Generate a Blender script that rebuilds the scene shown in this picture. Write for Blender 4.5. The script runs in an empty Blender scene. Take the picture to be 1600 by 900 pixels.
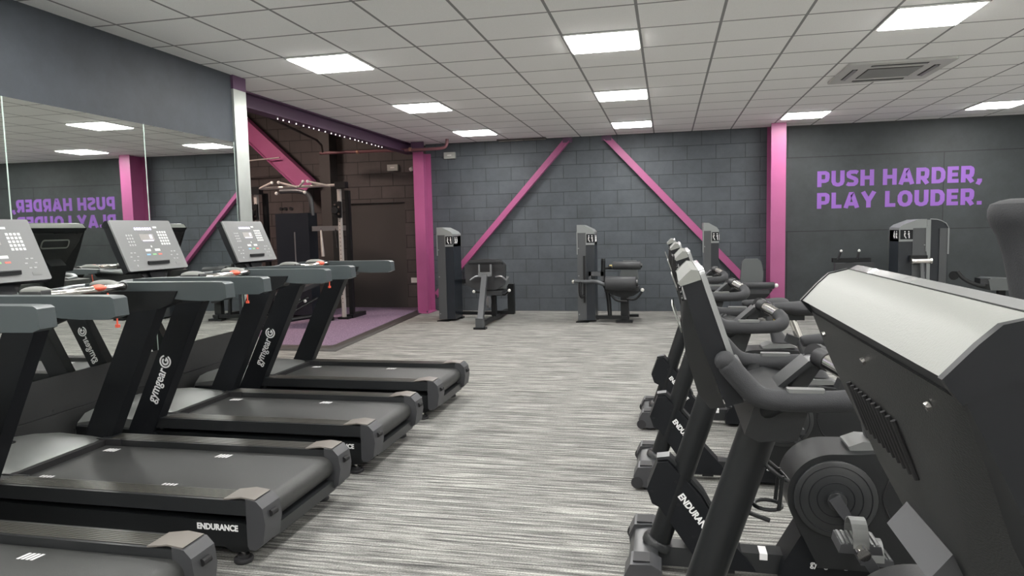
import bpy, bmesh, math, random
from mathutils import Vector, Matrix
random.seed(7)
PI = math.pi
SC = bpy.context.scene
COL = SC.collection

# ------------------------------------------------------------------ camera
cam = bpy.data.objects.new('camera', bpy.data.cameras.new('camera'))
COL.objects.link(cam)
cam.data.sensor_width = 36.0
cam.data.lens = 24.68
cam.data.clip_start = 0.02
R0 = Vector((0.9763833509, 0.2148575646, -0.0226225317))
R1 = Vector((-0.2160113589, 0.9727182111, -0.0846071785))
R2 = Vector((0.0038268562, 0.0874957643, 0.9961575410))
mc = Matrix.Identity(4)
for i in range(3):
    mc[i][0] = R0[i]; mc[i][1] = R2[i]; mc[i][2] = -R1[i]
mc[0][3], mc[1][3], mc[2][3] = 0.80163, -5.59428, 1.43060
cam.matrix_world = mc
SC.camera = cam

# ------------------------------------------------------------------ exposure, world
SC.view_settings.view_transform = 'Standard'
SC.view_settings.look = 'None'
SC.view_settings.exposure = 1.74
SC.view_settings.gamma = 1.0
SC.view_settings.use_curve_mapping = False
w = bpy.data.worlds.new('world'); SC.world = w; w.use_nodes = True
w.node_tree.nodes['Background'].inputs[0].default_value = (0.5, 0.55, 0.6, 1)
w.node_tree.nodes['Background'].inputs[1].default_value = 0.03
PANEL_EMIT = 13.0
H = 2.93

# ------------------------------------------------------------------ materials
MAT = {}
def mat(name, col, rough=0.5, metal=0.0, bump=0.0, bscale=200.0, var=0.0, emit=None, estr=0.0, spec=0.5, coat=0.0):
    m = bpy.data.materials.new(name); m.use_nodes = True
    nt = m.node_tree; b = nt.nodes['Principled BSDF']
    b.inputs['Base Color'].default_value = (*col, 1)
    b.inputs['Roughness'].default_value = rough
    b.inputs['Metallic'].default_value = metal
    b.inputs['Specular IOR Level'].default_value = spec
    b.inputs['Coat Weight'].default_value = coat
    if emit:
        b.inputs['Emission Color'].default_value = (*emit, 1)
        b.inputs['Emission Strength'].default_value = estr
    tc = nt.nodes.new('ShaderNodeTexCoord')
    n = nt.nodes.new('ShaderNodeTexNoise'); n.inputs['Scale'].default_value = bscale
    n.inputs['Detail'].default_value = 4
    nt.links.new(tc.outputs['Object'], n.inputs['Vector'])
    if bump:
        bp = nt.nodes.new('ShaderNodeBump'); bp.inputs['Strength'].default_value = bump
        bp.inputs['Distance'].default_value = 0.002
        nt.links.new(n.outputs['Fac'], bp.inputs['Height'])
        nt.links.new(bp.outputs['Normal'], b.inputs['Normal'])
    if var:
        n2 = nt.nodes.new('ShaderNodeTexNoise'); n2.inputs['Scale'].default_value = 3.0
        n2.inputs['Detail'].default_value = 6
        nt.links.new(tc.outputs['Object'], n2.inputs['Vector'])
        mx = nt.nodes.new('ShaderNodeMix'); mx.data_type = 'RGBA'
        mx.inputs['A'].default_value = (*[c * (1 - var) for c in col], 1)
        mx.inputs['B'].default_value = (*[min(1, c * (1 + var)) for c in col], 1)
        nt.links.new(n2.outputs['Fac'], mx.inputs['Factor'])
        nt.links.new(mx.outputs['Result'], b.inputs['Base Color'])
    MAT[name] = m
    return m

mat('black_plastic', (0.012, 0.013, 0.014), 0.45, spec=0.35, bump=0.3, bscale=500)
mat('black_panel', (0.006, 0.007, 0.009), 0.5, spec=0.28)
mat('black_steel', (0.008, 0.009, 0.010), 0.42, spec=0.32)
mat('satin_black', (0.02, 0.0215, 0.023), 0.32)
mat('rubber', (0.02, 0.02, 0.022), 0.6)
mat('arm_grey', (0.055, 0.068, 0.072), 0.42, bump=0.2, bscale=600)
mat('foam', (0.024, 0.025, 0.028), 0.7, bump=0.4, bscale=500)
mat('hood_grey', (0.14, 0.145, 0.142), 0.33, bump=0.2, bscale=700)
mat('belt', (0.036, 0.037, 0.036), 0.45, bump=0.5, bscale=350)
mat('rail_top', (0.06, 0.058, 0.052), 0.3)
mat('endcap', (0.045, 0.046, 0.05), 0.42)
mat('endcap_top', (0.17, 0.155, 0.14), 0.35)
mat('silver_cap', (0.19, 0.196, 0.182), 0.5, 0.0, bump=0.15, bscale=400)
mat('chrome', (0.75, 0.73, 0.7), 0.16, 1.0)
mat('grey_steel', (0.25, 0.26, 0.27), 0.35, 0.6)
mat('pale_steel', (0.55, 0.52, 0.49), 0.35, 0.35)
mat('galvanised', (0.62, 0.66, 0.62), 0.33, 0.75, var=0.25)
mat('screen_glass', (0.20, 0.205, 0.205), 0.25, coat=0.4)
mat('key_white', (0.6, 0.62, 0.6), 0.5)
mat('key_grey', (0.33, 0.34, 0.33), 0.5)
mat('white_ink', (0.8, 0.8, 0.8), 0.5)
mat('green_ink', (0.2, 0.45, 0.2), 0.5)
mat('blue_ink', (0.2, 0.4, 0.6), 0.5)
mat('red_ink', (0.6, 0.15, 0.12), 0.5)
mat('led', (0.6, 0.55, 0.8), 0.5, emit=(0.75, 0.68, 1.0), estr=0.5)
mat('lcd', (0.25, 0.24, 0.22), 0.3, emit=(0.5, 0.48, 0.6), estr=0.03)
mat('red_plastic', (0.8, 0.12, 0.07), 0.4)
mat('yellow', (0.85, 0.58, 0.03), 0.45)
mat('pink_steel', (0.36, 0.085, 0.215), 0.42, var=0.12)
mat('purple_dark', (0.10, 0.05, 0.10), 0.5)
mat('purple_paint', (0.25, 0.105, 0.44), 0.55)
mat('upholstery', (0.03, 0.032, 0.035), 0.5, bump=0.3, bscale=300)
mat('upholstery_grey', (0.11, 0.12, 0.12), 0.55, bump=0.3, bscale=300)
mat('tower_grey', (0.075, 0.08, 0.085), 0.38, 0.2)
mat('tower_cap', (0.24, 0.255, 0.255), 0.4, 0.2)
mat('navy_shroud', (0.014, 0.018, 0.024), 0.32)
mat('diffuser', (0.9, 0.9, 0.9), 0.5, emit=(1.0, 0.985, 0.96), estr=PANEL_EMIT)
mat('white_frame', (0.75, 0.75, 0.73), 0.5)
mat('ac_white', (0.55, 0.55, 0.53), 0.5)
mat('ac_grille', (0.3, 0.3, 0.3), 0.5)
mat('dark_void', (0.006, 0.006, 0.007), 0.8)
mat('skirt_black', (0.022, 0.023, 0.023), 0.55, bump=0.3, bscale=60, var=0.2)
mat('rough_timber', (0.045, 0.04, 0.037), 0.6)
mat('box_grey', (0.36, 0.37, 0.34), 0.5)
mat('white_plastic', (0.7, 0.7, 0.68), 0.45)
mat('pale_wall', (0.85, 0.85, 0.83), 0.8)  # unseen walls made pale to bounce light into the room
mat('orange_lit_pipe', (0.45, 0.16, 0.08), 0.4)  # orange of the warm lamp light put into the pipe colour
mat('pipe_red', (0.17, 0.07, 0.08), 0.45)
mat('copper', (0.42, 0.24, 0.17), 0.35, 0.4)
mat('roof_dark', (0.018, 0.02, 0.025), 0.8, var=0.3)
mat('brass', (0.7, 0.55, 0.2), 0.3, 0.9)

def nodes_of(name, rough=0.6):
    m = bpy.data.materials.new(name); m.use_nodes = True
    nt = m.node_tree; b = nt.nodes['Principled BSDF']; b.inputs['Roughness'].default_value = rough
    tc = nt.nodes.new('ShaderNodeTexCoord'); MAT[name] = m
    return m, nt, b, tc
def N(nt, t, **kw):
    n = nt.nodes.new('ShaderNode' + t)
    for k, v in kw.items():
        if k in n.inputs: n.inputs[k].default_value = v
        else: setattr(n, k, v)
    return n
def mapping(nt, tc, scale, rot=(0, 0, 0), loc=(0, 0, 0)):
    mp = nt.nodes.new('ShaderNodeMapping')
    mp.inputs['Scale'].default_value = scale; mp.inputs['Rotation'].default_value = rot
    mp.inputs['Location'].default_value = loc
    nt.links.new(tc.outputs['Object'], mp.inputs['Vector'])
    return mp
def ramp(nt, src, stops):
    r = nt.nodes.new('ShaderNodeValToRGB'); nt.links.new(src, r.inputs['Fac'])
    els = r.color_ramp.elements
    while len(els) < len(stops): els.new(0.5)
    for e, (p, c) in zip(els, stops):
        e.position = p; e.color = (*c, 1)
    return r
def mixc(nt, a, b, fac, mode='MIX'):
    mx = nt.nodes.new('ShaderNodeMix'); mx.data_type = 'RGBA'; mx.blend_type = mode
    for s, k in ((a, 'A'), (b, 'B'), (fac, 'Factor')):
        if isinstance(s, (tuple, list)): mx.inputs[k].default_value = (*s, 1)
        elif isinstance(s, (int, float)): mx.inputs[k].default_value = s
        else: nt.links.new(s, mx.inputs[k])
    return mx.outputs['Result']

# carpet: fine grey streaks running across the room (along x)
def carpet():
    m, nt, b, tc = nodes_of('carpet', 0.95)
    b.inputs['Specular IOR Level'].default_value = 0.15
    n1 = N(nt, 'TexNoise', Scale=1.0, Detail=3.0, Roughness=0.65)
    nt.links.new(mapping(nt, tc, (1.6, 55, 1)).outputs[0], n1.inputs['Vector'])
    n2 = N(nt, 'TexNoise', Scale=1.0, Detail=3.0, Roughness=0.7)
    nt.links.new(mapping(nt, tc, (5.5, 130, 1), loc=(3, 7, 0)).outputs[0], n2.inputs['Vector'])
    n3 = N(nt, 'TexNoise', Scale=1.0, Detail=2.0)
    nt.links.new(mapping(nt, tc, (120, 230, 1)).outputs[0], n3.inputs['Vector'])
    r1 = ramp(nt, n1.outputs['Fac'], [(0.32, (0.07, 0.07, 0.068)), (0.45, (0.19, 0.19, 0.182)), (0.56, (0.33, 0.327, 0.307)), (0.68, (0.52, 0.515, 0.48))])
    r2 = ramp(nt, n2.outputs['Fac'], [(0.34, (0.45, 0.45, 0.45)), (0.5, (0.9, 0.9, 0.9)), (0.66, (1.25, 1.25, 1.24))])
    r3 = ramp(nt, n3.outputs['Fac'], [(0.3, (0.6, 0.6, 0.6)), (0.7, (1.3, 1.3, 1.3))])
    c = mixc(nt, r1.outputs[0], r2.outputs[0], 1.0, 'MULTIPLY')
    c = mixc(nt, c, r3.outputs[0], 1.0, 'MULTIPLY')
    nt.links.new(c, b.inputs['Base Color'])
    bp = N(nt, 'Bump', Strength=0.5, Distance=0.004)
    nt.links.new(n3.outputs['Fac'], bp.inputs['Height']); nt.links.new(bp.outputs[0], b.inputs['Normal'])
carpet()

def purple_floor():
    m, nt, b, tc = nodes_of('purple_floor', 0.85)
    n = N(nt, 'TexNoise', Scale=90.0, Detail=3.0)
    nt.links.new(tc.outputs['Object'], n.inputs['Vector'])
    r = ramp(nt, n.outputs['Fac'], [(0.38, (0.12, 0.075, 0.13)), (0.55, (0.19, 0.13, 0.20)), (0.7, (0.34, 0.27, 0.34))])
    nt.links.new(r.outputs[0], b.inputs['Base Color'])
purple_floor()

def block_wall(name, c1, c2, cm, bw, bh, mort, rot, bumpd=0.004, offset=0.5, warp=0.0, loc=(0, 0, 0)):
    m, nt, b, tc = nodes_of(name, 0.62)
    mp = mapping(nt, tc, (1, 1, 1), rot, loc)
    br = N(nt, 'TexBrick', Scale=1.0)
    br.offset = offset
    br.inputs['Brick Width'].default_value = bw; br.inputs['Row Height'].default_value = bh
    br.inputs['Mortar Size'].default_value = mort; br.inputs['Mortar Smooth'].default_value = 0.2
    br.inputs['Color1'].default_value = (*c1, 1); br.inputs['Color2'].default_value = (*c2, 1)
    br.inputs['Mortar'].default_value = (*cm, 1)
    nt.links.new(mp.outputs[0], br.inputs['Vector'])
    n = N(nt, 'TexNoise', Scale=2.5, Detail=7.0, Roughness=0.7)
    nt.links.new(tc.outputs['Object'], n.inputs['Vector'])
    r = ramp(nt, n.outputs['Fac'], [(0.3, (0.78, 0.78, 0.78)), (0.7, (1.22, 1.22, 1.22))])
    c = mixc(nt, br.outputs['Color'], r.outputs[0], 1.0, 'MULTIPLY')
    nt.links.new(c, b.inputs['Base Color'])
    nf = N(nt, 'TexNoise', Scale=45.0, Detail=4.0)
    nt.links.new(tc.outputs['Object'], nf.inputs['Vector'])
    inv = N(nt, 'Math', operation='MULTIPLY_ADD'); inv.inputs[1].default_value = -1.0; inv.inputs[2].default_value = 1.0
    nt.links.new(br.outputs['Fac'], inv.inputs[0])
    add = N(nt, 'Math', operation='MULTIPLY_ADD'); add.inputs[1].default_value = 0.22
    nt.links.new(nf.outputs['Fac'], add.inputs[0]); nt.links.new(inv.outputs[0], add.inputs[2])
    bp = N(nt, 'Bump', Strength=0.8, Distance=bumpd)
    nt.links.new(add.outputs[0], bp.inputs['Height']); nt.links.new(bp.outputs[0], b.inputs['Normal'])
    return m
block_wall('blocks', (0.054, 0.064, 0.074), (0.064, 0.075, 0.086), (0.016, 0.019, 0.024), 0.45, 0.225, 0.004, (PI / 2, 0, 0), 0.006)
block_wall('blocks_brown', (0.055, 0.046, 0.044), (0.068, 0.058, 0.055), (0.016, 0.013, 0.013), 0.45, 0.225, 0.007, (PI / 2, 0, 0), 0.008)
block_wall('slab_wall', (0.038, 0.045, 0.047), (0.038, 0.045, 0.047), (0.014, 0.016, 0.018), 4.45, 1.155, 0.006, (PI / 2, 0, 0), 0.004, loc=(-0.435, 1.28, 0))
block_wall('painted_wall', (0.042, 0.050, 0.060), (0.042, 0.050, 0.060), (0.042, 0.05, 0.06), 30, 30, 0.0, (0, PI / 2, 0), 0.003)

def ceiling_mat():
    m, nt, b, tc = nodes_of('ceiling_tile', 0.9)
    mp = mapping(nt, tc, (1, 1, 1))
    sep = nt.nodes.new('ShaderNodeSeparateXYZ'); nt.links.new(mp.outputs[0], sep.inputs[0])
    outs = []
    for ax in (0, 1):
        a = N(nt, 'Math', operation='DIVIDE'); a.inputs[1].default_value = 0.6
        nt.links.new(sep.outputs[ax], a.inputs[0])
        f = N(nt, 'Math', operation='PINGPONG'); f.inputs[1].default_value = 0.5
        nt.links.new(a.outputs[0], f.inputs[0])
        l = N(nt, 'Math', operation='LESS_THAN'); l.inputs[1].default_value = 0.018
        nt.links.new(f.outputs[0], l.inputs[0]); outs.append(l)
    mx = N(nt, 'Math', operation='MAXIMUM')
    nt.links.new(outs[0].outputs[0], mx.inputs[0]); nt.links.new(outs[1].outputs[0], mx.inputs[1])
    n = N(nt, 'TexNoise', Scale=160.0, Detail=3.0)
    nt.links.new(tc.outputs['Object'], n.inputs['Vector'])
    r = ramp(nt, n.outputs['Fac'], [(0.3, (0.84, 0.84, 0.825)), (0.7, (0.92, 0.92, 0.905))])
    c = mixc(nt, r.outputs[0], (0.27, 0.27, 0.27), mx.outputs[0])
    nt.links.new(c, b.inputs['Base Color'])
ceiling_mat()

# ------------------------------------------------------------------ mesh builder
class MB:
    def __init__(s, off=(0, 0, 0)):
        s.bm = bmesh.new(); s.off = Vector(off)
    def face(s, vs):
        try: return s.bm.faces.new(vs)
        except ValueError: return None
    def _bev(s, verts, r, seg=2):
        if r <= 0: return
        es = set()
        for v in verts:
            for e in v.link_edges: es.add(e)
        es = [e for e in es if len(e.link_faces) == 2 and e.calc_face_angle(0) > 0.45]
        if es: bmesh.ops.bevel(s.bm, geom=es, offset=r, segments=seg, profile=0.5, affect='EDGES', clamp_overlap=True)
    def box(s, x0, x1, y0, y1, z0, z1, r=0.0, rot=None, piv=None, seg=2):
        """rot: rotation about the y axis (or a Matrix) around piv"""
        P = [Vector((x, y, z)) for x in (x0, x1) for y in (y0, y1) for z in (z0, z1)]
        if rot is not None:
            M = rot if isinstance(rot, Matrix) else Matrix.Rotation(rot, 3, 'Y')
            pv = Vector(piv) if piv else Vector(((x0 + x1) / 2, (y0 + y1) / 2, (z0 + z1) / 2))
            P = [M @ (p - pv) + pv for p in P]
        v = [s.bm.verts.new(p + s.off) for p in P]
        for f in ((0, 1, 3, 2), (4, 6, 7, 5), (0, 4, 5, 1), (2, 3, 7, 6), (0, 2, 6, 4), (1, 5, 7, 3)):
            s.face([v[i] for i in f])
        s._bev(v, r, seg); return s
    def prism(s, poly, y0, y1, r=0.0, axis='y', seg=2, taper=None):
        """poly of (a,b): axis y -> (x,z), axis x -> (y,z), axis z -> (x,y)"""
        def pt(a, b, c):
            return {'y': Vector((a, c, b)), 'x': Vector((c, a, b)), 'z': Vector((a, b, c))}[axis]
        A = [s.bm.verts.new(pt(a, b, y0) + s.off) for a, b in poly]
        q = taper if taper else poly
        B = [s.bm.verts.new(pt(a, b, y1) + s.off) for a, b in q]
        n = len(poly)
        s.face(A[::-1]); s.face(B)
        for i in range(n): s.face([A[i], A[(i + 1) % n], B[(i + 1) % n], B[i]])
        s._bev(A + B, r, seg); return s
    def frame(s, t):
        t = t.normalized(); u = Vector((0, 0, 1)) if abs(t.z) < 0.9 else Vector((1, 0, 0))
        a = t.cross(u).normalized(); return a, t.cross(a).normalized()
    def tube(s, pts, r, seg=14, cap=True, ry=None, closed=False, smooth=0):
        pts = [Vector(p) for p in pts]
        if smooth and len(pts) > 2:
            for _ in range(smooth):
                q = [pts[0]]
                for i in range(len(pts) - 1):
                    a, b = pts[i], pts[i + 1]
                    q += [a.lerp(b, 0.25), a.lerp(b, 0.75)]
                q.append(pts[-1]); pts = q
        n = len(pts)
        rs = r if isinstance(r, (list, tuple)) else None
        if rs and len(rs) != n:
            m = len(rs); rs = [rs[min(m - 1, int(i * (m - 1) / (n - 1)))] * (1 - ((i * (m - 1) / (n - 1)) % 1)) + rs[min(m - 1, int(i * (m - 1) / (n - 1)) + 1)] * ((i * (m - 1) / (n - 1)) % 1) for i in range(n)]
        rings = []; a = None
        for i in range(n):
            if closed: t = pts[(i + 1) % n] - pts[i - 1]
            else: t = (pts[min(i + 1, n - 1)] - pts[max(i - 1, 0)])
            t.normalize()
            if a is None: a, b = s.frame(t)
            else:
                a = (a - t * a.dot(t)).normalized()
            b = t.cross(a).normalized()
            ri = rs[i] if rs else r
            rb = ri if ry is None else ri * ry
            rings.append([s.bm.verts.new(pts[i] + a * math.cos(2 * PI * k / seg) * ri + b * math.sin(2 * PI * k / seg) * rb + s.off) for k in range(seg)])
        m = n if closed else n - 1
        for i in range(m):
            A, B = rings[i], rings[(i + 1) % n]
            for k in range(seg): s.face([A[k], A[(k + 1) % seg], B[(k + 1) % seg], B[k]])
        if cap and not closed: s.face(rings[0][::-1]); s.face(rings[-1])
        return s
    def cyl(s, p0, p1, r, seg=20, r1=None, bev=0.0):
        p0, p1 = Vector(p0), Vector(p1); t = (p1 - p0)
        if bev > 0:
            L = t.length; d = t / L; r1 = r if r1 is None else r1
            return s.tube([p0, p0 + d * bev * 0.3, p0 + d * bev, p1 - d * bev, p1 - d * bev * 0.3, p1], [r - bev, r - bev * 0.3, r, r1, r1 - bev * 0.3, r1 - bev], seg)
        return s.tube([p0, p1], [r, r1 if r1 is not None else r], seg)
    def ball(s, c, r, seg=16, sc=(1, 1, 1)):
        c = Vector(c); rings = []
        nr = seg // 2
        top = s.bm.verts.new(c + Vector((0, 0, r * sc[2])) + s.off); bot = s.bm.verts.new(c - Vector((0, 0, r * sc[2])) + s.off)
        for i in range(1, nr):
            th = PI * i / nr
            rings.append([s.bm.verts.new(c + Vector((math.sin(th) * math.cos(2 * PI * k / seg) * r * sc[0], math.sin(th) * math.sin(2 * PI * k / seg) * r * sc[1], math.cos(th) * r * sc[2])) + s.off) for k in range(seg)])
        for k in range(seg): s.face([top, rings[0][k], rings[0][(k + 1) % seg]]); s.face([bot, rings[-1][(k + 1) % seg], rings[-1][k]])
        for A, B in zip(rings, rings[1:]):
            for k in range(seg): s.face([A[k], B[k], B[(k + 1) % seg], A[(k + 1) % seg]])
        return s
    def loft(s, rings, cap=True):
        """rings: lists of 3D points of the same length"""
        R = [[s.bm.verts.new(Vector(p) + s.off) for p in ring] for ring in rings]
        n = len(R[0])
        for A, B in zip(R, R[1:]):
            for k in range(n): s.face([A[k], A[(k + 1) % n], B[(k + 1) % n], B[k]])
        if cap: s.face(R[0][::-1]); s.face(R[-1])
        return s
    def xform(s, M):
        bmesh.ops.transform(s.bm, matrix=M, verts=s.bm.verts); return s
    def build(s, name, m, parent=None, angle=35):
        bmesh.ops.recalc_face_normals(s.bm, faces=s.bm.faces)
        me = bpy.data.meshes.new(name); s.bm.to_mesh(me); s.bm.free()
        me.materials.append(MAT[m] if isinstance(m, str) else m)
        for p in me.polygons: p.use_smooth = True
        me.set_sharp_from_angle(angle=math.radians(angle))
        o = bpy.data.objects.new(name, me); COL.objects.link(o)
        if parent: o.parent = parent
        return o

def tag(o, label=None, cat=None, group=None, kind=None):
    if label: o['label'] = label
    if cat: o['category'] = cat
    if group: o['group'] = group
    if kind: o['kind'] = kind
    return o
def thing(name, loc, label, cat, group=None, rz=0):
    o = bpy.data.objects.new(name, None); COL.objects.link(o); o.location = loc
    o.rotation_euler = (0, 0, rz); o.empty_display_size = 0.1
    return tag(o, label, cat, group)
def kids(o): return [c for c in COL.objects if c.parent == o]
def copy_tree(o, parent=None):
    c = o.copy(); COL.objects.link(c); c.parent = parent
    for ch in kids(o): copy_tree(ch, c)
    return c
def rrect(cx, cy, w_, h_, r, n=5):
    pts = []
    for sx, sy, a0 in ((1, 1, 0), (-1, 1, 90), (-1, -1, 180), (1, -1, 270)):
        for k in range(n + 1):
            a = math.radians(a0 + 90 * k / n)
            pts.append((cx + sx * (w_ / 2 - r) + r * math.cos(a), cy + sy * (h_ / 2 - r) + r * math.sin(a)))
    return pts
def arc(cx, cy, r, a0, a1, n):
    return [(cx + r * math.cos(math.radians(a0 + (a1 - a0) * k / n)), cy + r * math.sin(math.radians(a0 + (a1 - a0) * k / n))) for k in range(n + 1)]

# lettering -----------------------------------------------------------------
def text_obj(name, s, size, m, M, parent=None, bold=0.0, width=None, shear=0.0, ext=0.0006):
    cu = bpy.data.curves.new(name, 'FONT'); cu.body = s; cu.size = size; cu.offset = bold; cu.shear = shear
    cu.extrude = ext; cu.resolution_u = 3; cu.align_x = 'LEFT'
    to = bpy.data.objects.new(name, cu); COL.objects.link(to)
    dg = bpy.context.evaluated_depsgraph_get(); dg.update()
    me = bpy.data.meshes.new_from_object(to.evaluated_get(dg))
    bpy.data.objects.remove(to); bpy.data.curves.remove(cu)
    if width:
        xs = [v.co.x for v in me.vertices]; k = width / (max(xs) - min(xs)); x0 = min(xs)
        for v in me.vertices: v.co.x = (v.co.x - x0) * k
    me.transform(M); me.name = name
    me.materials.clear(); me.materials.append(MAT[m])
    o = bpy.data.objects.new(name, me); COL.objects.link(o)
    if parent: o.parent = parent
    return o
def basis(o, x, y):
    x = Vector(x).normalized(); y = Vector(y).normalized(); z = x.cross(y)
    M = Matrix.Identity(4)
    for i in range(3): M[i][0] = x[i]; M[i][1] = y[i]; M[i][2] = z[i]; M[i][3] = o[i]
    return M
def ribbon(mb, pts, h, M, ext=0.001, closed=False):
    """flat stroke of half-width h along 2D pts, mapped by M"""
    n = len(pts); L = []; Rr = []
    P = [Vector((p[0], p[1])) for p in pts]
    for i in range(n):
        if closed: a, b = P[i] - P[i - 1], P[(i + 1) % n] - P[i]
        else:
            a = P[i] - P[i - 1] if i > 0 else P[1] - P[0]
            b = P[i + 1] - P[i] if i < n - 1 else P[-1] - P[-2]
        a = a.normalized(); b = b.normalized()
        na = Vector((-a.y, a.x)); nb = Vector((-b.y, b.x)); m_ = (na + nb)
        if m_.length < 1e-6: m_ = na
        m_.normalize(); k = h / max(0.35, m_.dot(na))
        L.append(P[i] + m_ * k); Rr.append(P[i] - m_ * k)
    V = lambda p, z: mb.bm.verts.new(M @ Vector((p.x, p.y, z)) + mb.off)
    T = [(V(l, ext), V(r, ext), V(l, 0), V(r, 0)) for l, r in zip(L, Rr)]
    for i in range(n if closed else n - 1):
        A, B = T[i], T[(i + 1) % n]
        mb.face([A[0], A[1], B[1], B[0]]); mb.face([A[2], B[2], B[3], A[3]])
        mb.face([A[0], B[0], B[2], A[2]]); mb.face([A[1], A[3], B[3], B[1]])
    if not closed:
        for A in (T[0], T[-1]): mb.face([A[0], A[2], A[3], A[1]])
h_ = 0.115
def _P(w=.62): return [[(h_, 0), (h_, 1)], [(h_, 1 - h_), (w - .22, 1 - h_), (w - .14, 1 - h_ - .05), (w - h_, .78), (w - h_, .56), (w - .15, .42), (w - .24, .37), (h_, .37)]]
GLY = {
 'P': (.66, _P(.66)),
 'U': (.70, [[(h_, 1), (h_, .32), (.17, .18), (.30, h_), (.40, h_), (.53, .18), (.70 - h_, .32), (.70 - h_, 1)]]),
 'S': (.64, [[(.60, .83), (.50, 1 - h_), (.22, 1 - h_), (.13, .82), (h_, .72), (.14, .62), (.24, .56), (.42, .48), (.51, .40), (.525, .28), (.49, .18), (.40, h_), (.14, h_), (.03, .17)]]),
 'H': (.72, [[(h_, 0), (h_, 1)], [(.72 - h_, 0), (.72 - h_, 1)], [(h_, .5), (.72 - h_, .5)]]),
 'A': (.80, [[(.10, 0), (.36, 1 - h_), (.44, 1 - h_), (.70, 0)], [(.2, .26), (.6, .26)]]),
 'R': (.68, _P(.66) + [[(.34, .38), (.57, 0)]]),
 'D': (.70, [[(h_, h_), (.38, h_), (.50, .17), (.70 - h_, .34), (.70 - h_, .66), (.50, .83), (.38, 1 - h_), (h_, 1 - h_)], [(h_, 0), (h_, 1)]]),
 'E': (.58, [[(h_, 0), (h_, 1)], [(h_, h_), (.56, h_)], [(h_, 1 - h_), (.56, 1 - h_)], [(h_, .5), (.52, .5)]]),
 'L': (.54, [[(h_, 0), (h_, 1)], [(h_, h_), (.53, h_)]]),
 'Y': (.76, [[(.38, 0), (.38, .42)], [(.09, 1), (.38, .42)], [(.67, 1), (.38, .42)]]),
 'O': (.74, [[(h_, .34), (.20, .17), (.32, h_), (.42, h_), (.54, .17), (.74 - h_, .34), (.74 - h_, .66), (.54, .83), (.42, 1 - h_), (.32, 1 - h_), (.20, .83), (h_, .66)], 'c']),
 ',': (.26, [[(.15, .2), (.15, .06), (.05, -.14)]]), '.': (.26, [[(.13, 0), (.13, .22)]]), ' ': (.26, []),
}
def stroke_text(mb, s, M, height, width, gap=.10):
    tot = sum(GLY[c][0] + gap for c in s) - gap
    kx = width / tot; x = 0; lay = 0
    for c in s:
        wd, st = GLY[c]; closed = st and st[-1] == 'c'
        for p in st:
            if p == 'c': continue
            S = Matrix.Diagonal((kx, height, 1, 1)); lay += 1
            ribbon(mb, [(a + x, b) for a, b in p], h_, M @ S, ext=0.0012 + 0.0008 * (lay % 4), closed=bool(closed))
        x += wd + gap

def logo_g(mb, M, r):
    """round emblem: open ring with a G hook inside"""
    ribbon(mb, arc(0, 0, r, 35, 385 - 20, 28)[:-1], r * .13, M)
    ribbon(mb, arc(0, 0, r * .52, 60, 330, 14) + [(r * .55, -r * .02), (r * .05, -r * .02)], r * .15, M)

# ================================================================== ROOM
def struct(o): o['kind'] = 'structure'; return o
struct(MB().box(-3.6, 7.4, -7.6, 6.27, -0.12, 0.0).build('floor', 'carpet'))
struct(MB().box(-9.0, -3.6, 0.3, 6.6, -0.12, 0.0).build('trim_1', 'carpet'))
struct(MB().box(-3.57, 7.5, -7.7, 6.4, H, H + 0.1).build('ceiling', 'ceiling_tile'))
struct(MB().box(-3.33, 2.46, 6.27, 6.55, -0.1, H + 1.2).build('wall_back', 'blocks'))
struct(MB().box(2.46, 7.5, 6.27, 6.55, -0.1, H + 0.1).build('wall_back_right', 'slab_wall'))
struct(MB().box(-3.5, -3.2, -7.6, 0.425, 0.0, H + 0.05).build('wall_left', 'painted_wall'))
struct(MB().box(7.4, 7.6, -7.6, 6.4, 0, H).build('wall_right', 'pale_wall'))  # unseen side wall, set close to return light
struct(MB().box(-3.6, 7.6, -7.8, -7.6, 0, H).build('wall_front', 'pale_wall'))  # unseen wall behind the camera, likewise pale for bounce light
# recess (side bay) shell: wall with a shallow doorway, a pier, side wall, dark roof void
m_ = MB()
m_.box(-9.0, -4.98, 6.5, 6.8, 0.0, 4.1).box(-3.84, -3.33, 6.5, 6.8, 0.0, 4.1).box(-4.98, -3.84, 6.5, 6.8, 1.95, 4.1)
struct(m_.build('wall_recess', 'blocks_brown'))
struct(MB().box(-4.97, -3.85, 6.56, 6.62, 0.02, 1.945).build('door_1', 'rough_timber'))
struct(MB().box(-9.0, -8.8, 0.3, 6.6, 0, 4.1).build('wall_recess_left', 'blocks_brown'))
struct(MB().box(-9.0, -3.5, 0.30, 0.6, 0, 4.1).build('wall_recess_front', 'blocks_brown'))
struct(MB().box(-9.0, -3.575, 0.3, 6.8, 4.0, 4.1).build('ceiling_recess', 'roof_dark'))
struct(MB().box(-3.575, -3.45, 0.6, 6.27, H + 0.12, 4.1).build('wall_recess_upper', 'roof_dark'))
struct(MB().box(-5.33, -5.13, 6.2, 6.5, 0.03, 4.0).build('trim_2', 'rough_timber'))
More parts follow.
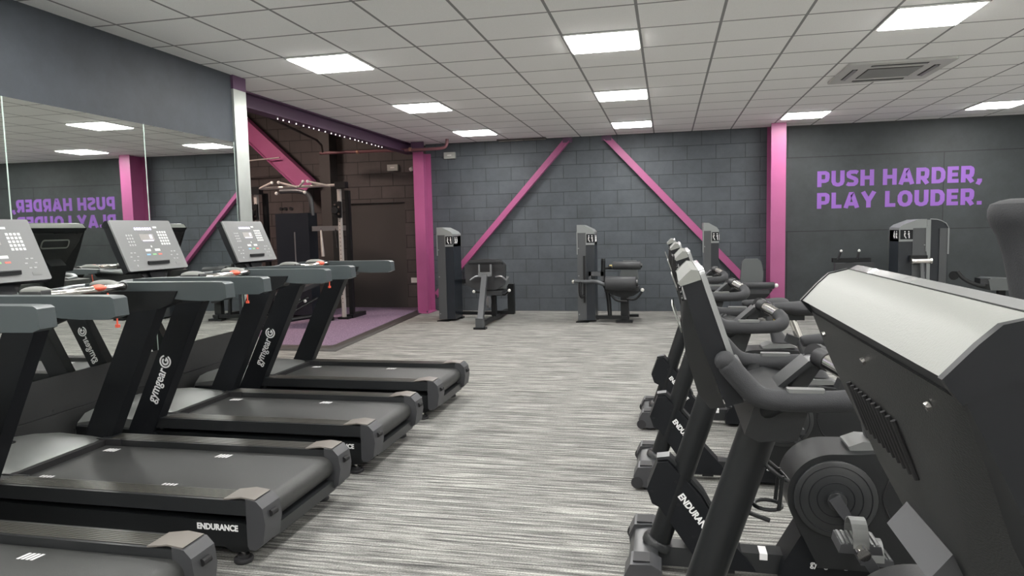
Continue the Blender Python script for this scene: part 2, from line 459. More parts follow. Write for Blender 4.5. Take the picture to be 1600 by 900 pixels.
# skirting panel with ledge below the mirrors
SX = lambda y, d: -3.1 - 0.02 * y + d
ye = 0.30
mm = MB().prism([(-3.2, -7.55), (SX(-7.55, .012), -7.55), (SX(ye, .012), ye), (-3.2, ye)], 0.0, 0.30, axis='z')
mm.prism([(-3.2, -7.55), (SX(-7.55, .0), -7.55), (SX(ye, .0), ye), (-3.2, ye)], 0.304, 0.545, axis='z')
for k in range(12): mm.cyl((SX(-0.1 - k * 0.6, -.004), -0.1 - k * 0.6, 0.325), (SX(-0.1 - k * 0.6, .004), -0.1 - k * 0.6, 0.325), 0.008, 8)
struct(mm.build('baseboard_left', 'skirt_black'))
# raised purple rubber floor with a dark ramped edge
poly = [(-9.0, 2.35), (-3.36, 2.33), (-3.26, 2.45), (-3.50, 5.95), (-3.50, 6.5), (-9.0, 6.5)]
struct(MB().prism(poly, 0.001, 0.03, axis='z').build('trim_3', 'purple_floor'))
rm = MB()
V = [(-9.0, 2.19, .002), (-3.10, 2.10, .002), (-3.36, 6.1, .002)]
Vi = [(-9.0, 2.352, .031), (-3.262, 2.352, .031), (-3.50, 6.0, .031)]
vb = [rm.bm.verts.new(v) for v in V]; vt = [rm.bm.verts.new(v) for v in Vi]
for i in range(2): rm.face([vb[i], vb[i + 1], vt[i + 1], vt[i]])
rm2 = rm.build('trim_4', 'rough_timber'); struct(rm2)
sol = rm2.modifiers.new('thickness', 'SOLIDIFY'); sol.thickness = 0.002

# mirror panels
def mirror_mat():
    m, nt, b, tc = nodes_of('mirror', 0.012)
    b.inputs['Metallic'].default_value = 1.0
    b.inputs['Base Color'].default_value = (0.80, 0.83, 0.80, 1)
mirror_mat()
mat('glass_edge', (0.55, 0.68, 0.62), 0.2, 0.3)
def onmir(y):          # mirrors are packed slightly off the wall, parallel within about a degree
    t_ = (-3.1 - 0.02 * -5.59428 - 0.80163) / (-3.2 - 0.80163 + 0.02 * (y + 5.59428))
    return -5.59428 + t_ * (y + 5.59428)
MX = lambda y: -3.1 - 0.02 * y
ys = [onmir(v) for v in (0.425, -0.755, -1.96, -3.165)]
ys += [ys[-1] - 1.18 * k for k in (1, 2, 3)]
place = ['beside the steel post', 'second from the steel post', 'third from the steel post, at the left edge', 'behind the nearest treadmill', 'left of the camera', 'behind the camera', 'farthest behind the camera']
MZ0, MZ1 = 0.548, 2.283
for i in range(6):
    y1, y0 = ys[i], ys[i + 1]; ym = (y0 + y1) / 2
    t = thing('wall_mirror', (MX(ym), ym, MZ0), 'tall mirror panel on the left wall, ' + place[i], 'mirror', 'mirror panels along the left wall', rz=math.atan(0.02))
    hw = (y1 - y0) / 2
    MB().box(-0.006, 0, -hw + 0.0035, hw - 0.0035, 0, MZ1 - MZ0).build('mirror_glass', 'mirror', t)
    for yy in (-hw + 0.0018, hw - 0.0018): MB().box(-0.007, 0.0015, yy - 0.0018, yy + 0.0018, 0, MZ1 - MZ0).build('polished_edge', 'glass_edge', t)
poly = [(-3.2, -7.55), (MX(-7.55) - 0.0065, -7.55), (MX(ys[0]) - 0.0065, ys[0]), (-3.2, ys[0])]
struct(MB().prism(poly, MZ0, MZ1, axis='z').build('trim_5', 'skirt_black'))

# galvanised steel post at the end of the mirror wall
t = thing('steel_post', (-3.19, 0.53, 0), 'pale galvanised steel post at the end of the mirrored wall', 'post')
MB((3.19, -0.53, 0)).box(-3.215, -3.178, 0.430, 0.632, 0.0, 2.80, 0.006).box(-3.45, -3.215, 0.60, 0.632, 0, 2.80, 0.004).build('flange', 'galvanised', t)
MB((3.19, -0.53, 0)).box(-3.45, -3.176, 0.428, 0.634, 2.80, 2.928, 0.003).build('beam_end', 'purple_dark', t)

# pink H columns
def column(name, x0, x1, y0, y1, z1, label):
    t = thing(name, ((x0 + x1) / 2, (y0 + y1) / 2, 0), label, 'column')
    o = (-(x0 + x1) / 2, -(y0 + y1) / 2, 0); xm = (x0 + x1) / 2
    m = MB(o)
    m.box(x0, x1, y0, y0 + 0.018, 0.0, z1, 0.003).box(x0, x1, y1 - 0.018, y1, 0, z1, 0.003).box(xm - 0.007, xm + 0.007, y0 + 0.018, y1 - 0.018, 0, z1)
    m.build('column_shaft', 'pink_steel', t)
    MB(o).box(x0 - 0.03, x1 + 0.03, y0 - 0.03, y1, 0.0, 0.016, 0.003).build('base_plate', 'pink_steel', t)
    b = MB(o)
    for sx in (x0 + 0.01, x1 - 0.01):
        b.cyl((sx, y0 - 0.015, 0.016), (sx, y0 - 0.015, 0.045), 0.012, 6)
    b.build('anchor_bolt', 'purple_dark', t)
    return t
column('steel_column', -3.42, -3.235, 5.86, 6.265, 2.76, 'pink painted steel column at the corner of the side bay')
column('steel_column', 2.35, 2.565, 5.80, 6.265, 2.928, 'pink painted steel column between the brick wall and the slogan wall')
# purple beam above the side bay opening
t = thing('steel_beam', (-3.57, 3.3, 2.82), 'dark purple steel beam spanning the top of the side bay opening', 'beam')
o = (3.57, -3.3, -2.82)
MB(o).box(-3.66, -3.50, 0.62, 6.2, 2.915, 2.929).box(-3.59, -3.57, 0.62, 6.2, 2.775, 2.915).box(-3.66, -3.50, 0.62, 6.2, 2.760, 2.775).box(-3.44, -3.22, 5.84, 5.87, 2.765, 2.927).build('girder', 'purple_dark', t)
b = MB(o)
yy = 1.9
while yy < 5.0:
    b.ball((-3.595, yy, 2.755), 0.0065, 8); yy += 0.15 + 0.03 * math.sin(yy * 9)
mat('fairy_white', (0.9, 0.9, 0.9), 0.4, emit=(1, 0.95, 0.9), estr=1.5)
b.build('light_string', 'fairy_white', t)

# diagonal braces on the back wall (angle section)
def brace(a, b_, label):
    a, b_ = Vector(a), Vector(b_); mid = (a + b_) / 2
    t = thing('diagonal_brace', (mid.x, mid.y, min(a.z, b_.z)), label, 'brace', 'pink wall braces')
    m = MB((-mid.x, -mid.y, -min(a.z, b_.z)))
    d = (b_ - a).normalized(); n = Vector((-d.z, 0, d.x))
    if n.z < 0: n = -n
    def slab(n0, n1, y0, y1, mb):
        ring = lambda p: [p + n * n0 + Vector((0, y0, 0)), p + n * n1 + Vector((0, y0, 0)), p + n * n1 + Vector((0, y1, 0)), p + n * n0 + Vector((0, y1, 0))]
        mb.loft([ring(a), ring(b_)])
    slab(-0.055, -0.045, -0.055, 0.055, m); slab(-0.045, 0.055, 0.035, 0.045, m)
    m.build('angle_bar', 'pink_steel', t)
    mb = MB((-mid.x, -mid.y, -min(a.z, b_.z)))
    p = b_ if b_.z > a.z else a
    mb.box(p.x - 0.08, p.x + 0.08, 6.2 + 0.03, 6.262, p.z - 0.05, p.z + 0.035, 0.003)
    mb.build('gusset_plate', 'purple_dark', t)
brace((-3.2, 6.2, 0.28), (-0.82, 6.2, 2.89), 'pink diagonal brace rising right from the left pink column to the ceiling')
brace((2.30, 6.2, 0.22), (-0.17, 6.2, 2.89), 'pink diagonal brace falling right from the ceiling to the right pink column')

# slogan
t = thing('painted_slogan', (3.1, 6.27, 1.6), 'purple two-line slogan painted on the dark wall right of the pink column', 'sign')
Mx = lambda x, z: basis((x - 3.1, -0.0015, z - 1.6), (1, 0, 0), (0, 0, 1))
for s_, z, wd in (('PUSH HARDER,', 1.965, 2.30), ('PLAY LOUDER.', 1.628, 2.31)):
    m = MB(); stroke_text(m, s_, Mx(3.10, z), 0.245, wd); m.build('slogan_line', 'purple_paint', t)

# ------------------------------------------------------------------ ceiling lights
def light_panel(cx, cy, label):
    x0, y0 = cx * 0.6, cy * 0.6
    t = thing('ceiling_light', (x0 + 0.3, y0 + 0.3, H), label, 'ceiling light', 'square LED ceiling panels')
    f = MB()
    for a in (((-.292, .292, -.292, -.274)), ((-.292, .292, .274, .292)), ((-.292, -.274, -.274, .274)), ((.274, .292, -.274, .274))):
        f.box(*a, -0.012, 0.0)
    f.build('frame', 'white_frame', t)
    MB().box(-.274, .274, -.274, .274, -0.018, 0.0, 0.006).build('diffuser', 'diffuser', t)
names = {(-4, 0): 'lit square ceiling panel above the left treadmills, nearest of the left row', (0, 0): 'lit square ceiling panel nearest the top centre of the photo',
 (4, 0): 'lit square ceiling panel at the top right, nearer than the air vent', (-4, 4): 'lit square ceiling panel beside the side bay, middle of the left row',
 (0, 4): 'lit square ceiling panel, middle one of the centre row', (-4, 8): 'lit square ceiling panel above the left leg machine, farthest of the left row',
 (0, 8): 'lit square ceiling panel, farthest of the centre row near the diagonal braces', (4, 8): 'lit square ceiling panel just before the right pink column',
 (8, 8): 'lit square ceiling panel at the right edge, above the slogan wall'}
for cx in (-4, 0, 4, 8):
    for cy in (-12, -8, -4, 0, 4, 8):
        if (cx, cy) == (4, 4): continue
        light_panel(cx, cy, names.get((cx, cy), 'ceiling panel out of view, %s row, %s' % ({-4: 'first', 0: 'second', 4: 'third', 8: 'fourth', 12: 'fifth'}[cx], {-12: 'at the rear of the room', -8: 'well behind the camera', -4: 'above the camera', 0: 'level with the far treadmill', 4: 'level with the side bay', 8: 'close to the back wall'}[cy])))

# ceiling cassette air conditioner
t = thing('ceiling_air_conditioner', (2.98, 2.28, H), 'white square air conditioning cassette set in the ceiling tiles at right', 'air conditioner')
m = MB((-2.98, -2.28, -H)); m.prism(rrect(2.98, 2.28, 0.95, 0.95, 0.03), H - 0.022, H + 0.0, 0.006, axis='z'); m.build('cover', 'ac_white', t)
m = MB((-2.98, -2.28, -H))
for k in range(9): m.box(2.74, 3.22, 2.06 + k * 0.05, 2.085 + k * 0.05, H - 0.032, H - 0.022, rot=Matrix.Rotation(0.3, 3, 'X'))
m.build('intake_grille', 'ac_grille', t)
MB((-2.98, -2.28, -H)).box(2.73, 3.23, 2.04, 2.52, H - 0.0235, H - 0.0222).build('intake_recess', 'rough_timber', t)
for (a, b_, c, d) in ((2.73, 3.23, 1.89, 1.94), (2.73, 3.23, 2.62, 2.67), (2.59, 2.64, 2.03, 2.53), (3.32, 3.37, 2.03, 2.53)):
    q = MB((-2.98, -2.28, -H)).box(a, b_, c, d, H - 0.0245, H - 0.0215).build('outlet_slot', 'dark_void', t)
    MB((-2.98, -2.28, -H)).box(a + .01, b_ - .01, c + .012, d - .012, H - 0.034, H - 0.0245, rot=Matrix.Rotation(0.25, 3, 'X' if b_ - a > d - c else 'Y')).build('outlet_flap', 'ac_grille', q)
# surface light fitting strip at the wall head
t = thing('ceiling_strip', (-1.58, 6.1, H), 'thin pale strip at the ceiling edge left of the diagonal brace', 'strip')
MB((1.58, -6.1, -H)).box(-2.0, -1.17, 6.08, 6.24, H - 0.018, H).build('dark_strip', 'rough_timber', t)
MB((1.58, -6.1, -H)).box(-1.98, -1.56, 6.15, 6.2, H - 0.03, H - 0.018, 0.003).box(-1.54, -1.18, 6.15, 6.2, H - 0.03, H - 0.018, 0.003).build('pale_strip', 'endcap_top', t)

# emergency light boxes, camera, socket
def ebox(x, z, y, label):
    t = thing('emergency_light', (x, y, z), label, 'light box')
    MB().box(-0.10, 0.10, -0.06, 0, -0.055, 0.055, 0.008).build('housing', 'box_grey', t)
    MB().box(-0.038, 0.038, -0.063, -0.059, -0.006, 0.012, 0.002).build('label_plate', 'white_plastic', t)
ebox(-2.88, 2.715, 6.27, 'small grey emergency light box high on the brick wall right of the left column')
ebox(-4.03, 2.57, 6.5, 'small grey emergency light box on the side bay wall left of the pink column')
t = thing('security_camera', (-3.66, 6.5, 2.52), 'small white security camera on the side bay wall beside the pink column', 'camera')
MB().cyl((0, -0.12, 0), (0, -0.02, 0.02), 0.035, bev=0.01).build('camera_body', 'white_plastic', t)
MB().box(-0.015, 0.015, -0.02, 0, -0.06, 0.05, 0.004).build('bracket', 'black_plastic', t)
t = thing('wall_socket', (-3.70, 6.5, 0.53), 'small white socket on the side bay wall beside the pink column', 'socket')
MB().box(-0.06, 0.06, -0.02, 0, -0.045, 0.045, 0.006).build('socket_plate', 'white_plastic', t)
MB().box(-0.035, -0.015, -0.024, -0.019, 0.01, 0.03, 0.001).box(0.015, 0.035, -0.024, -0.019, 0.01, 0.03, 0.001).build('rocker_switch', 'white_plastic', t)
t = thing('smoke_detector', (-4.35, 4.0, 3.15), 'round white smoke detector hanging in the dark side bay', 'detector')
MB().cyl((0, 0, -0.02), (0, 0, 0.03), 0.055, bev=0.012).build('detector_body', 'white_plastic', t)
MB().cyl((0, 0, 0.03), (0, 0, 0.85), 0.008, 8).build('hanging_rod', 'rough_timber', t)

# pipes in the side bay
t = thing('ceiling_pipe', (-4.2, 5.7, 2.79), 'reddish pipe crossing in front of the left pink column and bending up', 'pipe')
MB((4.2, -5.7, -2.79)).tube([(-5.05, 5.7, 2.80), (-4, 5.7, 2.79), (-2.95, 5.7, 2.775), (-2.80, 5.7, 2.79), (-2.755, 5.7, 2.84), (-2.75, 5.7, 2.93)], 0.026, smooth=2).build('pipe_run', 'pipe_red', t)
m = MB((4.2, -5.7, -2.79))
for x in (-4.35, -3.4): m.cyl((x - 0.02, 5.7, 2.79), (x + 0.02, 5.7, 2.79), 0.034)
m.build('pipe_clip', 'copper', t)
t = thing('conduit', (-4.3, 3.2, 2.9), 'thin conduit running back from an orange-lit fitting into the dark bay', 'conduit')
MB((4.3, -3.2, -2.9)).tube([(-4.05, 1.6, 2.98), (-4.75, 4.6, 2.98), (-4.95, 5.55, 2.97), (-5.0, 5.7, 2.8)], 0.018, smooth=1).build('conduit_run', 'rough_timber', t)
MB((4.3, -3.2, -2.9)).tube([(-4.05, 1.6, 2.98), (-4.18, 2.15, 2.98)], 0.042).tube([(-4.18, 2.15, 2.98), (-4.28, 2.55, 2.98)], [0.032, 0.022]).build('pipe_joint', 'orange_lit_pipe', t)
MB((4.3, -3.2, -2.9)).box(-4.6, -3.9, 1.15, 1.3, 2.84, 2.95, 0.004).build('timber_block', 'copper', t)
# sloping pink rafter in the bay
t = thing('sloping_rafter', (-6.1, 6.0, 2.2), 'pink steel rafter sloping down into the dark side bay', 'beam')
m = MB((6.1, -6.0, -2.2))
d = Vector((1.30, 0, -1.35)).normalized(); n = Vector((-d.z, 0, d.x))
a = Vector((-7.3, 6.0, 3.95)); b_ = Vector((-5.45, 6.0, 2.25))
d = (b_ - a).normalized(); n = Vector((-d.z, 0, d.x))
for (n0, n1, w0) in ((-.15, -.135, .09), (.135, .15, .09), (-.135, .135, .006)):
    ring = lambda p: [p + n * n0 + Vector((0, -w0, 0)), p + n * n1 + Vector((0, -w0, 0)), p + n * n1 + Vector((0, w0, 0)), p + n * n0 + Vector((0, w0, 0))]
    m.loft([ring(a), ring(b_)])
m.build('rafter_steel', 'pink_steel', t)
MB((6.1, -6.0, -2.2)).cyl((-6.9, 5.9, 2.74), (-5.95, 5.9, 2.78), 0.012).build('rail', 'pale_steel', t)

# warm bulkhead lamp in the roof of the side bay (lights the orange-lit fitting and the rafter)
t = thing('bay_lamp', (-4.6, 0.95, 3.3), 'warm bulkhead lamp high inside the side bay, hidden behind the mirrored wall', 'lamp')
mat('warm_glass', (0.9, 0.7, 0.5), 0.5, emit=(1.0, 0.62, 0.42), estr=30)
MB().ball((0, 0, 0), 0.07, 14, (1.6, .6, 1)).build('lamp_glass', 'warm_glass', t)
MB().box(-0.14, 0.14, -0.35, -0.04, -0.09, 0.09, 0.01).build('lamp_base', 'black_plastic', t)
t = thing('bay_fill_panel', (-6.4, 3.2, 3.95), 'added fill panel, out of view, inside the side bay above the cable machine', 'ceiling light')  # added glowing panel that brightens the side bay
mat('bay_fill_glow', (0.9, 0.8, 0.75), 0.5, emit=(1.0, 0.78, 0.68), estr=42.0)
MB().box(-0.3, 0.3, -0.3, 0.3, -0.02, 0.0, 0.004).build('diffuser', 'bay_fill_glow', t)
MB().box(-0.33, 0.33, -0.33, 0.33, 0.0, 0.05, 0.004).build('frame', 'white_frame', t)

# ================================================================== CONSOLES
def console(parent, P, y0, y1, kind, face=True):
    """tilted display slab. P: dict with top-back (xa,za), tilt angle from vertical, length L, thickness T in parent coordinates"""
    xa, za, tilt, L, T = P
    d = Vector((math.sin(tilt), 0, -math.cos(tilt)))      # down the slab
    n = Vector((math.cos(tilt), 0, math.sin(tilt)))       # towards the user
    A = Vector((xa, 0, za)); pt = lambda s, q: (A + d * s + n * q)
    xz = lambda v: (v.x, v.z)
    W = y1 - y0; ym = (y0 + y1) / 2
    body = MB(); cd = 0.008
    tf = T - (0.010 if face else 0.0)
    body.prism([xz(pt(cd - .001, 0)), xz(pt(cd - .001, tf)), xz(pt(L, tf)), xz(pt(L, 0.004)), xz(pt(L * .5, -0.004))], y0, y1, 0.006)
    s = body.build('console_body', 'black_panel', parent)
    cap = MB(); cap.prism([xz(pt(cd, -0.002)), xz(pt(0.008, -0.006)), xz(pt(-0.004, T * .30)), xz(pt(-0.010, T * .55)), xz(pt(-0.004, tf)), xz(pt(cd, tf))], y0 + 0.004, y1 - 0.004, 0.003)
    cap.build('top_cap', 'silver_cap', parent)
    for ye0, ye1 in ((y0 - .001, y0 + .004), (y1 - .004, y1 + .001)):
        le = .016 if W < .5 else .03
        MB().prism([xz(pt(le, -0.004)), xz(pt(0.007, -0.008)), xz(pt(-0.0055, T * .30)), xz(pt(-0.0115, T * .55)), xz(pt(-0.0055, tf)), xz(pt(le, tf))], ye0 - .002, ye1 + .002, .002).build('cap_end', 'silver_cap' if W < .5 else 'black_panel', parent)
    # tapered rear housing
    hb = MB()
    def rg(s_, q, w_, c): 
        return [(*pt(s_, 0.0).xz, ym - w_ / 2), (*pt(s_, q).xz, ym - w_ / 2 + c), (*pt(s_, q).xz, ym + w_ / 2 - c), (*pt(s_, 0.0).xz, ym + w_ / 2)]
    rings = []
    for s_, q, w_, c in (((0.05, -0.006, W * .97, .03), (0.11, -0.03, W * .92, .05), (L * .6, -0.045, W * .74, .06), (L * .97, -0.05, W * .5, .05), (L * 1.12, -0.035, W * .34, .03)) if kind == 'window' else ((0.028, -0.003, W * .985, .01), (0.09, -0.016, W * .90, .035), (L * .6, -0.030, W * .70, .05), (L * .97, -0.034, W * .48, .04), (L * 1.05, -0.025, W * .42, .03))):
        rings.append([(p[0], p[2], p[1]) for p in rg(s_, q, w_, c)])
    hb.loft(rings); rear = hb.build('rear_housing', 'black_plastic', parent)
    nb = -n
    if kind in ('vents', 'window'):
        v = MB()
        yv = Vector((0, 1, 0))
        if kind == 'window':
            for (dy, hh, q) in ((W * .24, .035, .0),):
                c0 = pt(L * .33, -0.037 - .003)
                M = basis(c0 + Vector((0, ym, 0)), (0, 1, 0), -d)
                R = rrect(0, 0, W * .42, .06, .02)
                ribbon(v, R, .005, M, .003, True)
            v.build('vent_frame', 'silver_cap', rear)
        else:
            c0 = pt(L * .60, -0.048)
            for k in range(11):
                yy = (k - 5) * 0.0180 + .030
                p0 = pt(L * .28, -0.0195) + Vector((0, ym + yy, 0)); p1 = pt(L * .46, -0.0255) + Vector((0, ym + yy, 0))
                v.tube([p0, p1], 0.0032, 8)
            v.build('vent_slot', 'dark_void', rear)
    # screws along the top edge
    sc_ = MB()
    for k in (-.36, 0, .36):
        p = pt(0.05, -.008) + Vector((0, ym + k * W, 0)); sc_.cyl(p, p - n * 0.004, 0.004, 8)
    sc_.build('screw', 'chrome' if kind == 'vents' else 'black_steel', rear)
    if not face: return s
    # face
    M = basis(pt(L / 2, T + .0005) + Vector((0, ym, 0)), (0, 1, 0), -d)   # x to the right for the user (looking -x, right = +y)
    g = MB(); 
    pl = rrect(0, .002, W + .002, L + .006, .012)
    vs = [g.bm.verts.new(M @ Vector((a, b, .0022))) for a, b in pl]; vb = [g.bm.verts.new(M @ Vector((a, b, -.0095))) for a, b in pl]
    g.face(vs); g.face(vb[::-1])
    for i in range(len(vs)): g.face([vs[i], vb[i], vb[(i + 1) % len(vs)], vs[(i + 1) % len(vs)]])
    scr = g.build('screen', 'screen_glass', parent)
    kx, ky = W / .56, L / .34
    def blk(mb, x, y, w_, h2, z=.0035):
        P8 = [M @ Vector((x * kx + sx * w_ / 2 * kx, y * ky + sy * h2 / 2 * ky, zz)) for zz in (.0015, z) for sx, sy in ((-1, -1), (1, -1), (1, 1), (-1, 1))]
        v = [mb.bm.verts.new(p) for p in P8]
        for f in ((0, 1, 2, 3), (4, 5, 6, 7), (0, 1, 5, 4), (1, 2, 6, 5), (2, 3, 7, 6), (3, 0, 4, 7)): mb.face([v[i] for i in f])
    q = MB()
    for k in range(7): blk(q, -.085 + k * .024, .115, .018 if k % 3 else .013, .016)
    q.build('led_display', 'led', scr)
    q = MB(); blk(q, -.005, .055, .13, .045); q.build('lcd_window', 'lcd', scr)
    q = MB(); blk(q, .032, .058, .02, .026, .0045); blk(q, -.005, .031, .10, .006, .0045); q.build('lcd_digits', 'led', scr)
    q = MB()
    for a in range(3):
        for b in range(4): blk(q, -.185 + a * .022, .070 - b * .022, .013, .012)
    q.build('keypad', 'key_grey', scr)
    q = MB()
    for a in range(4):
        for b in range(5): blk(q, .115 + a * .024, .090 - b * .021, .016, .014)
    q.build('keypad', 'key_white', scr)
    for a in ((.105, .125, .035, .012), (.045, -.035, .05, .016), (-.045, -.035, .05, .016), (.0, -.01, .012, .012)):
        q = MB(); blk(q, *a); q.build('printed_label', 'key_white', scr)
    q = MB(); blk(q, -.055, -.065, .035, .01); q.build('printed_label', 'blue_ink', scr)
    q = MB(); blk(q, .0, -.065, .035, .01); q.build('printed_label', 'green_ink', scr)
    q = MB(); blk(q, .055, -.065, .035, .01); q.build('printed_label', 'red_ink', scr)
    for sx in (-1, 1):
        q = MB()
        for k in range(6):
            a = k * PI / 3; blk(q, sx * .19 + .03 * math.cos(a), -.075 + .03 * math.sin(a), .018, .007)
        q.build('arrow_keypad', 'key_grey', scr)
    q = MB(); blk(q, -.195, -.135, .012, .012); q.build('round_key', 'key_grey', scr)
    q = MB(); blk(q, .20, -.135, .055, .018); q.build('printed_label', 'hood_grey', scr)
    q = MB(); 
    c = M @ Vector((0, -.120 * ky, 0)); 
    q.tube([M @ Vector((-.10 * kx, -.118 * ky, .012)), M @ Vector((.10 * kx, -.118 * ky, .012))], .006, 8)
    q.box(c.x, c.x + .016, ym - .10 * kx, ym + .10 * kx, c.z - .012, c.z + .002, .002)
    q.build('tablet_ledge', 'black_plastic', scr)
    return s

# ================================================================== TREADMILL
TX = -1.9
def make_treadmill():
    t = thing('treadmill', (TX, 0, 0), '', 'treadmill', 'treadmills lined up facing the mirrors')
    o = (-TX, 0, 0)
    mb = lambda: MB(o)
    # side beams
    for s in (-1, 1):
        a, b_ = (0.325 * s, 0.405 * s) if s > 0 else (0.405 * s, 0.325 * s)
        yy = sorted((0.33 * s, 0.405 * s))
        r = mb().prism([(-2.95, .10), (-2.95, .215), (-1.0, .195), (-.905, .185), (-.905, .09), (-1.0, .085), (-2.6, .085)], yy[0], yy[1], 0.006).build('side_frame', 'black_steel', t)
        y2 = sorted((0.292 * s, 0.412 * s))
        rl = mb().prism([(-2.36, .232), (-2.36, .292), (-2.30, .296), (-.95, .296), (-.95, .232)], y2[0], y2[1], 0.006).build('foot_rail', 'satin_black', t)
        y3 = sorted((0.30 * s, 0.40 * s)); g = mb()
        for k in range(7):
            yk = y3[0] + 0.008 + k * 0.0135
            g.box(-2.28, -1.04, yk, yk + 0.009, .2945, .2985, 0.001)
        g.build('tread_strip', 'rail_top', rl)
        # rear end cap
        y4 = sorted((0.285 * s, 0.418 * s))
        c = mb().prism([(-.955, .10), (-.955, .225), (-.955, .308), (-.905, .300), (-.876, .27), (-.866, .20), (-.880, .115), (-.915, .085), (-.945, .085)], y4[0], y4[1], 0.010).build('end_cap', 'endcap', t)
        mb().prism([(-1.06, .2965), (-.98, .3085), (-.915, .3025), (-.912, .307), (-.98, .3145), (-1.065, .3015)], y4[0] + .006, y4[1] - .006, 0.002).build('cap_plate', 'endcap_top', c)
        mb().tube([(-.868, y4[0] + .045, .235), (-.866, y4[1] - .045, .235)], 0.014, 10).build('cap_slot', 'dark_void', c)
        # levelling feet: rear and front
        for fx in (-1.02, -2.75):
            f = mb().cyl((fx, .355 * s, 0.0), (fx, .355 * s, .022), .042, 20, bev=.006).cyl((fx, .355 * s, .022), (fx, .355 * s, .034), .026, 16).build('foot', 'rubber', t)
            mb().cyl((fx, .355 * s, .03), (fx, .355 * s, .10), .010, 10).build('foot_bolt', 'chrome', f)
        mb().prism([(-1.12, .09), (-.93, .09), (-.99, .055), (-1.05, .055)], *sorted((.33 * s, .385 * s)), 0.004).build('foot_bracket', 'black_steel', t)
    # belt with rollers
    pts = []
    pr = [(-2.36, .262), (-.965, .262)] + [(-.965 + .058 * math.sin(math.radians(a)), .204 + .058 * math.cos(math.radians(a))) for a in range(20, 181, 20)] + [(-2.36, .146)]
    bl = mb().prism(pr, -.288, .288).build('running_belt', 'belt', t)
    for (xx, s) in ((-1.505, -1), (-1.505, 1), (-2.20, -1), (-2.20, 1)):
        g = mb()
        for k in range(4):
            x = xx - .034 + k * .020
            vs = [g.bm.verts.new(Vector((a, s * .215 + b, .2632)) + g.off) for a, b in ((x, -.025), (x + .013, -.025), (x + .013 + .008, .025), (x + .008, .025))]
            g.face(vs)
        g.build('belt_mark', 'white_ink', bl)
    mb().cyl((-.965, -.286, .204), (-.965, .286, .204), .053, 24).build('rear_roller', 'black_steel', t)
    mb().box(-.985, -.905, -.30, .30, .085, .138, .006).build('rear_crossbar', 'satin_black', t)
    mb().prism([(-2.4, .13), (-2.4, .25), (-1.05, .25), (-1.05, .17)], -.285, .285).build('deck_board', 'black_panel', t)
    # motor hood
    hd = mb()
    def ring(x, zt, hw, zc=None, ch=.06):
        zb = .10
        return [(x, -hw, zb), (x, -hw, zt - ch), (x, -hw + ch * 1.1, zt - .012), (x, -hw + .16, zt), (x, hw - .16, zt), (x, hw - ch * 1.1, zt - .012), (x, hw, zt - ch), (x, hw, zb)]
    hd.loft([ring(-3.02, .22, .34), ring(-2.98, .285, .36), ring(-2.80, .315, .37), ring(-2.62, .330, .37), ring(-2.40, .318, .37), ring(-2.325, .296, .368, ch=.03)])
    hood = hd.build('motor_hood', 'hood_grey', t)
    mb().box(-2.335, -2.295, -.292, .292, .262, .2935, .008).build('hood_lip', 'dark_void', hood)
    for s in (-1, 1): mb().box(-2.36, -2.20, *sorted((.285 * s, .297 * s)), .262, .299, .003).build('hood_gasket', 'rubber', hood)
    e = mb(); R = [(a, b) for a, b in rrect(0, 0, .17, .035, .017)]
    ribbon(e, R, .004, basis((-2.70 - TX * 0, 0, .327), (0, 1, 0), (-1, 0, 0.06)), .004, True)
    e.build('emblem', 'black_panel', hood)
        # uprights
    for s in (-1, 1):
        y0, y1 = sorted((.345 * s, .425 * s))
        u = mb().prism([(-2.58, .10), (-2.58, .12), (-2.087, 1.11), (-1.915, 1.11), (-2.355, .205), (-2.32, .17), (-2.32, .10)], y0, y1, 0.012, seg=3).build('upright', 'black_panel', t)
        mb().prism([(-2.145, 1.01), (-2.22, 1.13), (-1.82, 1.13), (-1.86, 1.06), (-1.945, 1.03)], y0 - .002, y1 + .002, 0.008).build('upright_bracket', 'black_steel', t)
        g = mb()
        for xx in (-2.08, -1.96): g.cyl((xx, s * .425, 1.055), (xx, s * .434, 1.055), .010, 8)
        g.build('bolt', 'satin_black', u)
        yl = .4255 * s
        dr = Vector((.486, 0, 1.0)).normalized(); up = Vector((-dr.z, 0, dr.x))
        if s > 0: base = Vector((-2.125, yl, .735)); dx = -dr; upv = up * -1 if False else Vector((dr.z, 0, -dr.x)); dxx = dr
        if s < 0:
            M = basis((-2.328, yl - .001, .392), dr, up)
            text_obj('logo_lettering', 'gymgear', .088, 'white_ink', Matrix.Translation(o) @ M, u, bold=.0012, width=.235)
            g = mb(); logo_g(g, basis(Vector((-2.328, yl - .001, .392)) + dr * .282 + up * .03, dr, up), .036); g.build('logo_emblem', 'white_ink', u)
        else:
            # far side faces +y: text runs the same way seen from that side (downwards)
            st = Vector((-2.355, yl + .001, .402)) + dr * .235
            M = basis(st, -dr, Vector((dr.z, 0, -dr.x)) * 1.0) 
            upf = Vector((dr.z, 0, -dr.x)); 
            M = basis(st + Vector((0, 0, 0)), -dr, -upf if (-dr).cross(-upf).y > 0 else upf)
            text_obj('logo_lettering', 'gymgear', .088, 'white_ink', Matrix.Translation(o) @ M, u, bold=.0012, width=.235)
            g = mb(); logo_g(g, basis(st + dr * .05, -dr, -upf if (-dr).cross(-upf).y > 0 else upf), .036); g.build('logo_emblem', 'white_ink', u)
        # side lettering on frame
        if s < 0:
            text_obj('model_lettering', 'ENDURANCE', .037, 'white_ink', Matrix.Translation(o) @ basis((-1.205, -.4062, .158), (1, 0, 0), (0, 0, 1)), t, bold=.0014, width=.20)
        else:
            text_obj('model_lettering', 'ENDURANCE', .037, 'white_ink', Matrix.Translation(o) @ basis((-1.0, .4062, .142), (-1, 0, 0), (0, 0, 1)), t, bold=.0014, width=.20)
